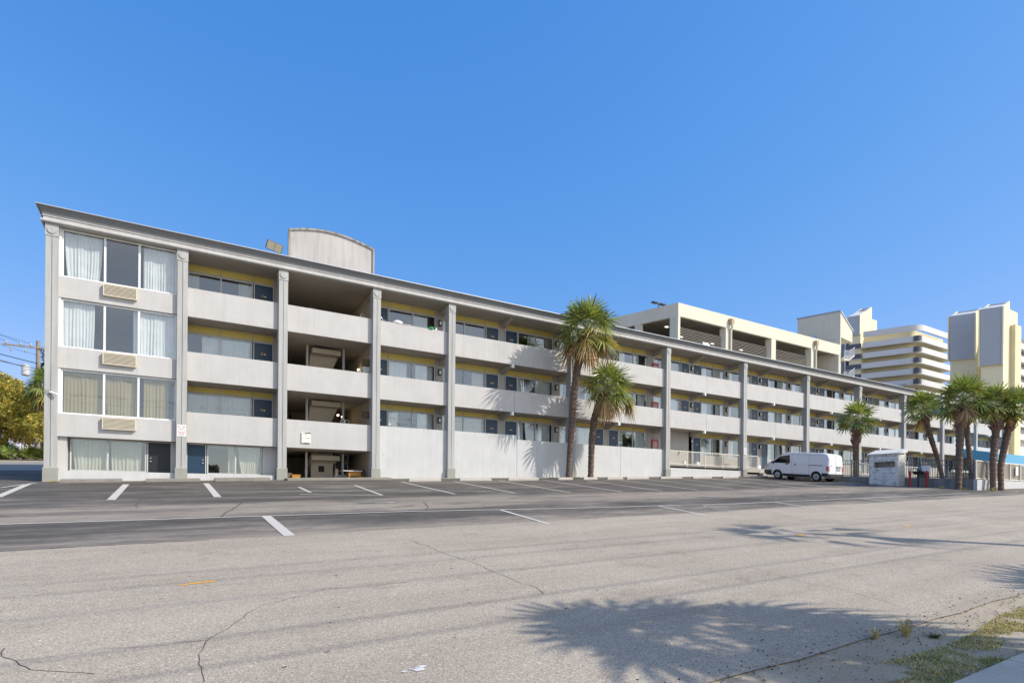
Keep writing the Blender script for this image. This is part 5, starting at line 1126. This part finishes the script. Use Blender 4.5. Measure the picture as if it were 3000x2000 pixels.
# towers with corrugated shafts
condo_cream = M_('condo_cream', (0.84, 0.76, 0.50), 0.9, 0.05, 0.3)
def tower(O, lu, lr, ztop, ridge, zc, wall_bot, name, side_mat=condo_cream, drop=None, pan_over=.5):
    O = Vector((O[0], O[1], 0))
    def T_(u, v, z): q = O+Vector((1, 0, 0))*u+DC*v; return (q.x, q.y, z)
    ur, zr = ridge; b = PB(co)
    b.hexa([T_(0, 0, wall_bot), T_(lr, 0, wall_bot), T_(lr, lu, wall_bot), T_(0, lu, wall_bot)], [T_(0, 0, ztop), T_(lr, 0, ztop), T_(lr, lu, ztop), T_(0, lu, ztop)])
    b.hexa([T_(0, 0, ztop), T_(ur, 0, ztop), T_(ur, .3, ztop), T_(0, .3, ztop)], [T_(0.01, 0, ztop+.01), T_(ur, 0, zr), T_(ur, .3, zr), T_(0.01, .3, ztop+.01)])
    b.hexa([T_(0, lu-.3, ztop), T_(ur, lu-.3, ztop), T_(ur, lu, ztop), T_(0, lu, ztop)], [T_(0.01, lu-.3, ztop+.01), T_(ur, lu-.3, zr), T_(ur, lu, zr), T_(0.01, lu, ztop+.01)])
    tw = b.build(name, side_mat)
    b = PB(co); n = max(8, int(lu/.3)); w_ = lu/n
    b.box(-.55, -.45, 0.05, lu-.05, zc, ztop-.05, T_)
    for k in range(n): b.box(-.62, -.55, k*w_+.05, k*w_+w_*.55, zc, ztop-.06, T_)
    b.build('corrugated_cladding', corr_m, tw)
    b = PB(co); b.box(-.75, 0, -.25, 0.0, zc-.1, ztop, T_); b.box(-.75, 0, lu, lu+.2, zc-.1, ztop, T_); b.build('cladding_fin', side_mat, tw)
    b = PB(co); b.hexa([T_(-.6, .01, ztop-.05), T_(ur, .3, zr-.4), T_(ur, lu-.3, zr-.4), T_(-.6, lu-.01, ztop-.05)], [T_(-.6, .01, ztop+.05), T_(ur, .3, zr-.25), T_(ur, lu-.3, zr-.25), T_(-.6, lu-.01, ztop+.05)]); b.build('sloped_metal_roof', condo_white, tw)
    b = PB(co); b.hexa([T_(ur*.5, .5, ztop+(zr-ztop)*.5-.2), T_(ur*.93, .5, zr-.4), T_(ur*.93, lu-.5, zr-.4), T_(ur*.5, lu-.5, ztop+(zr-ztop)*.5-.2)], [T_(ur*.5, .5, ztop+(zr-ztop)*.5+.03), T_(ur*.93, .5, zr-.2), T_(ur*.93, lu-.5, zr-.2), T_(ur*.5, lu-.5, ztop+(zr-ztop)*.5+.03)]); b.build('roof_vent', M_('roof_vent_grey', (.25, .26, .28), .5), tw)
    return tw
tower((146.15, 24.66), 4.3, 2.9, 41.3, (2.6, 42.9), 31.7, 6, 'lift_tower')
tower((141.1, 18.4), 3.4, 7.0, 40.0, (3.0, 41.7), 28.6, 6, 'lift_tower')
b = PB(co); b.box(144.5, 147.5, 17.6, 19.5, 6, 36.9); b.build('yellow_pilaster', condo_yellow)
b = PB(co); b.box(148.5, 175, 20, 26, 6, 36.0); b.build('right_wing', condo_white)
for k in range(8):
    b = PB(co); b.box(148.6, 174, 19.0, 20, 33.4-2.72*k, 34.6-2.72*k); bb = b.build('right_balcony', condo_white); b = PB(co); b.box(148.6, 174, 19.9, 19.99, 34.61-2.72*k, 36.1-2.72*k); b.build('right_window', M_('brown_glass', (.10, .07, .05), .3), bb)
tower((156.35, 53.5), 2.6, 8.3, 50.3, (5.6, 53.6), 45.2, 6, 'rear_tower')

# ------------------------------------------------------------------ small vegetation and litter
def blades(name, region, n, h, mat, seed, dens=None, label=None, cat=None, kind=None, spread=.3, par=None):
    rnd = random.Random(seed); m = MB()
    for _ in range(n):
        x = rnd.uniform(region[0], region[1]); y = rnd.uniform(region[2], region[3])
        if dens and not dens(x, y, rnd): continue
        hh = h*rnd.uniform(.4, 1.2); az = rnd.random()*6.28; ln = rnd.uniform(0, spread)*hh*2; z = gz(x, y); wv_ = .0035
        dx, dy = math.cos(az), math.sin(az)
        m.quad((x-dy*wv_, y+dx*wv_, z), (x+dy*wv_, y-dx*wv_, z), (x+dx*ln*.4+dy*wv_*.8, y+dy*ln*.4-dx*wv_*.8, z+hh*.6), (x+dx*ln*.4-dy*wv_*.8, y+dy*ln*.4+dx*wv_*.8, z+hh*.6))
        m.quad((x+dx*ln*.4-dy*wv_*.8, y+dy*ln*.4+dx*wv_*.8, z+hh*.6), (x+dx*ln*.4+dy*wv_*.8, y+dy*ln*.4-dx*wv_*.8, z+hh*.6), (x+dx*ln, y+dy*ln, z+hh))
    o = m.build(name, mat); tag(o, label, cat, None, kind); return o
def dn(x, y, rnd):
    v = mnoise.noise(Vector((x*2.1, y*3.3, 2)))+.35*mnoise.noise(Vector((x*7, y*7, 5)))
    e = -24.92-.10*math.sin(x*1.3) - (.30 if x < 5.0 else 0)
    return v > -.12+.35*(rnd.random()-.5) and y < e
blades('grass', (4.2, 14, -25.50, -24.8), 22000, .022, grassg_m, 3, dn, kind='stuff', spread=.9)
blades('dry_grass', (4.2, 14, -25.50, -24.85), 26000, .022, grass_m, 4, dn, kind='stuff', spread=1.2)
def tuft(name, label, x, y, n, h, sp, mat, seed, group=None, cat='grass tuft'):
    rnd = random.Random(seed); m = MB(); z = gz(x, y)
    for _ in range(n):
        az = rnd.random()*6.28; ln = sp*rnd.uniform(.1, 1); hh = h*rnd.uniform(.4, 1); dx, dy = math.cos(az), math.sin(az); w_ = .0025; x0, y0 = x+dx*.02, y+dy*.02
        P_ = [(x0+dx*ln*t**1.5, y0+dy*ln*t**1.5, z+hh*(1-(1-t)**1.6)) for t in (0, .35, .7, 1)]
        for i in range(3): k = 1-i/3; k2 = 1-(i+1)/3.2; p, q = P_[i], P_[i+1]; m.quad((p[0]-dy*w_*k, p[1]+dx*w_*k, p[2]), (p[0]+dy*w_*k, p[1]-dx*w_*k, p[2]), (q[0]+dy*w_*k2, q[1]-dx*w_*k2, q[2]), (q[0]-dy*w_*k2, q[1]+dx*w_*k2, q[2]))
    tag(m.build(name, mat), label, cat, group)
tuft('grass_tuft', 'tall wispy grass tuft at the road edge in the sun', 6.03, -24.72, 150, .20, .15, grass_m, 1)
tuft('grass_tuft', 'sparse greyish grass tuft just left of the tall wispy one', 5.68, -24.62, 60, .15, .12, grass_m, 2)
tuft('weed', 'low green weed beside the wispy grass tuft', 6.25, -24.87, 140, .05, .12, green_m, 5, cat='weed')
for i, (x, y, s_, lb) in enumerate(((-3.75, -.95, .14, 'dry weed clump at the foot of the leftmost column'), (19.75, -1.5, .16, 'grass at the foot of the tall palm'), (21.45, -1.45, .16, 'grass at the foot of the short palm'), (36.8, -12.8, .22, 'grass left of the thick palm trunk'), (38.6, -14.5, .2, 'grass between the two right palms'), (37.5, -13.6, .15, 'grass at the foot of the thick palm'))):
    tuft('grass_tuft', lb, x, y, 220, s_, .35, grassg_m if i else grass_m, 20+i)
rnd = random.Random(77); m = MB()
for _ in range(900):   # grit and small litter along the near shoulder and road
    x = rnd.uniform(2, 10); y = -24.75+rnd.gauss(0, .25); s_ = rnd.uniform(.002, .008)
    if y > -24 and rnd.random() < .8: continue
    z = gz(x, y)+.012; m.hexa([(x-s_, y-s_, z), (x+s_, y-s_, z), (x+s_, y+s_, z), (x-s_, y+s_, z)], [(x-s_*.5, y-s_*.6, z+s_), (x+s_*.6, y-s_*.5, z+s_*.9), (x+s_*.5, y+s_*.6, z+s_), (x-s_*.6, y+s_*.5, z+s_)])
for _ in range(260):
    x = rnd.uniform(-3, 20); y = rnd.uniform(-24.4, -13); s_ = rnd.uniform(.004, .012); z = gz(x, y)+.014
    m.quad((x-s_*2, y-s_, z), (x+s_*2, y-s_*.6, z+.002), (x+s_*1.6, y+s_, z+.004), (x-s_*1.5, y+s_*.7, z))
tag(m.build('gravel', M_('dark_grit', (.09, .07, .05), .9, .5, 30)), kind='stuff')
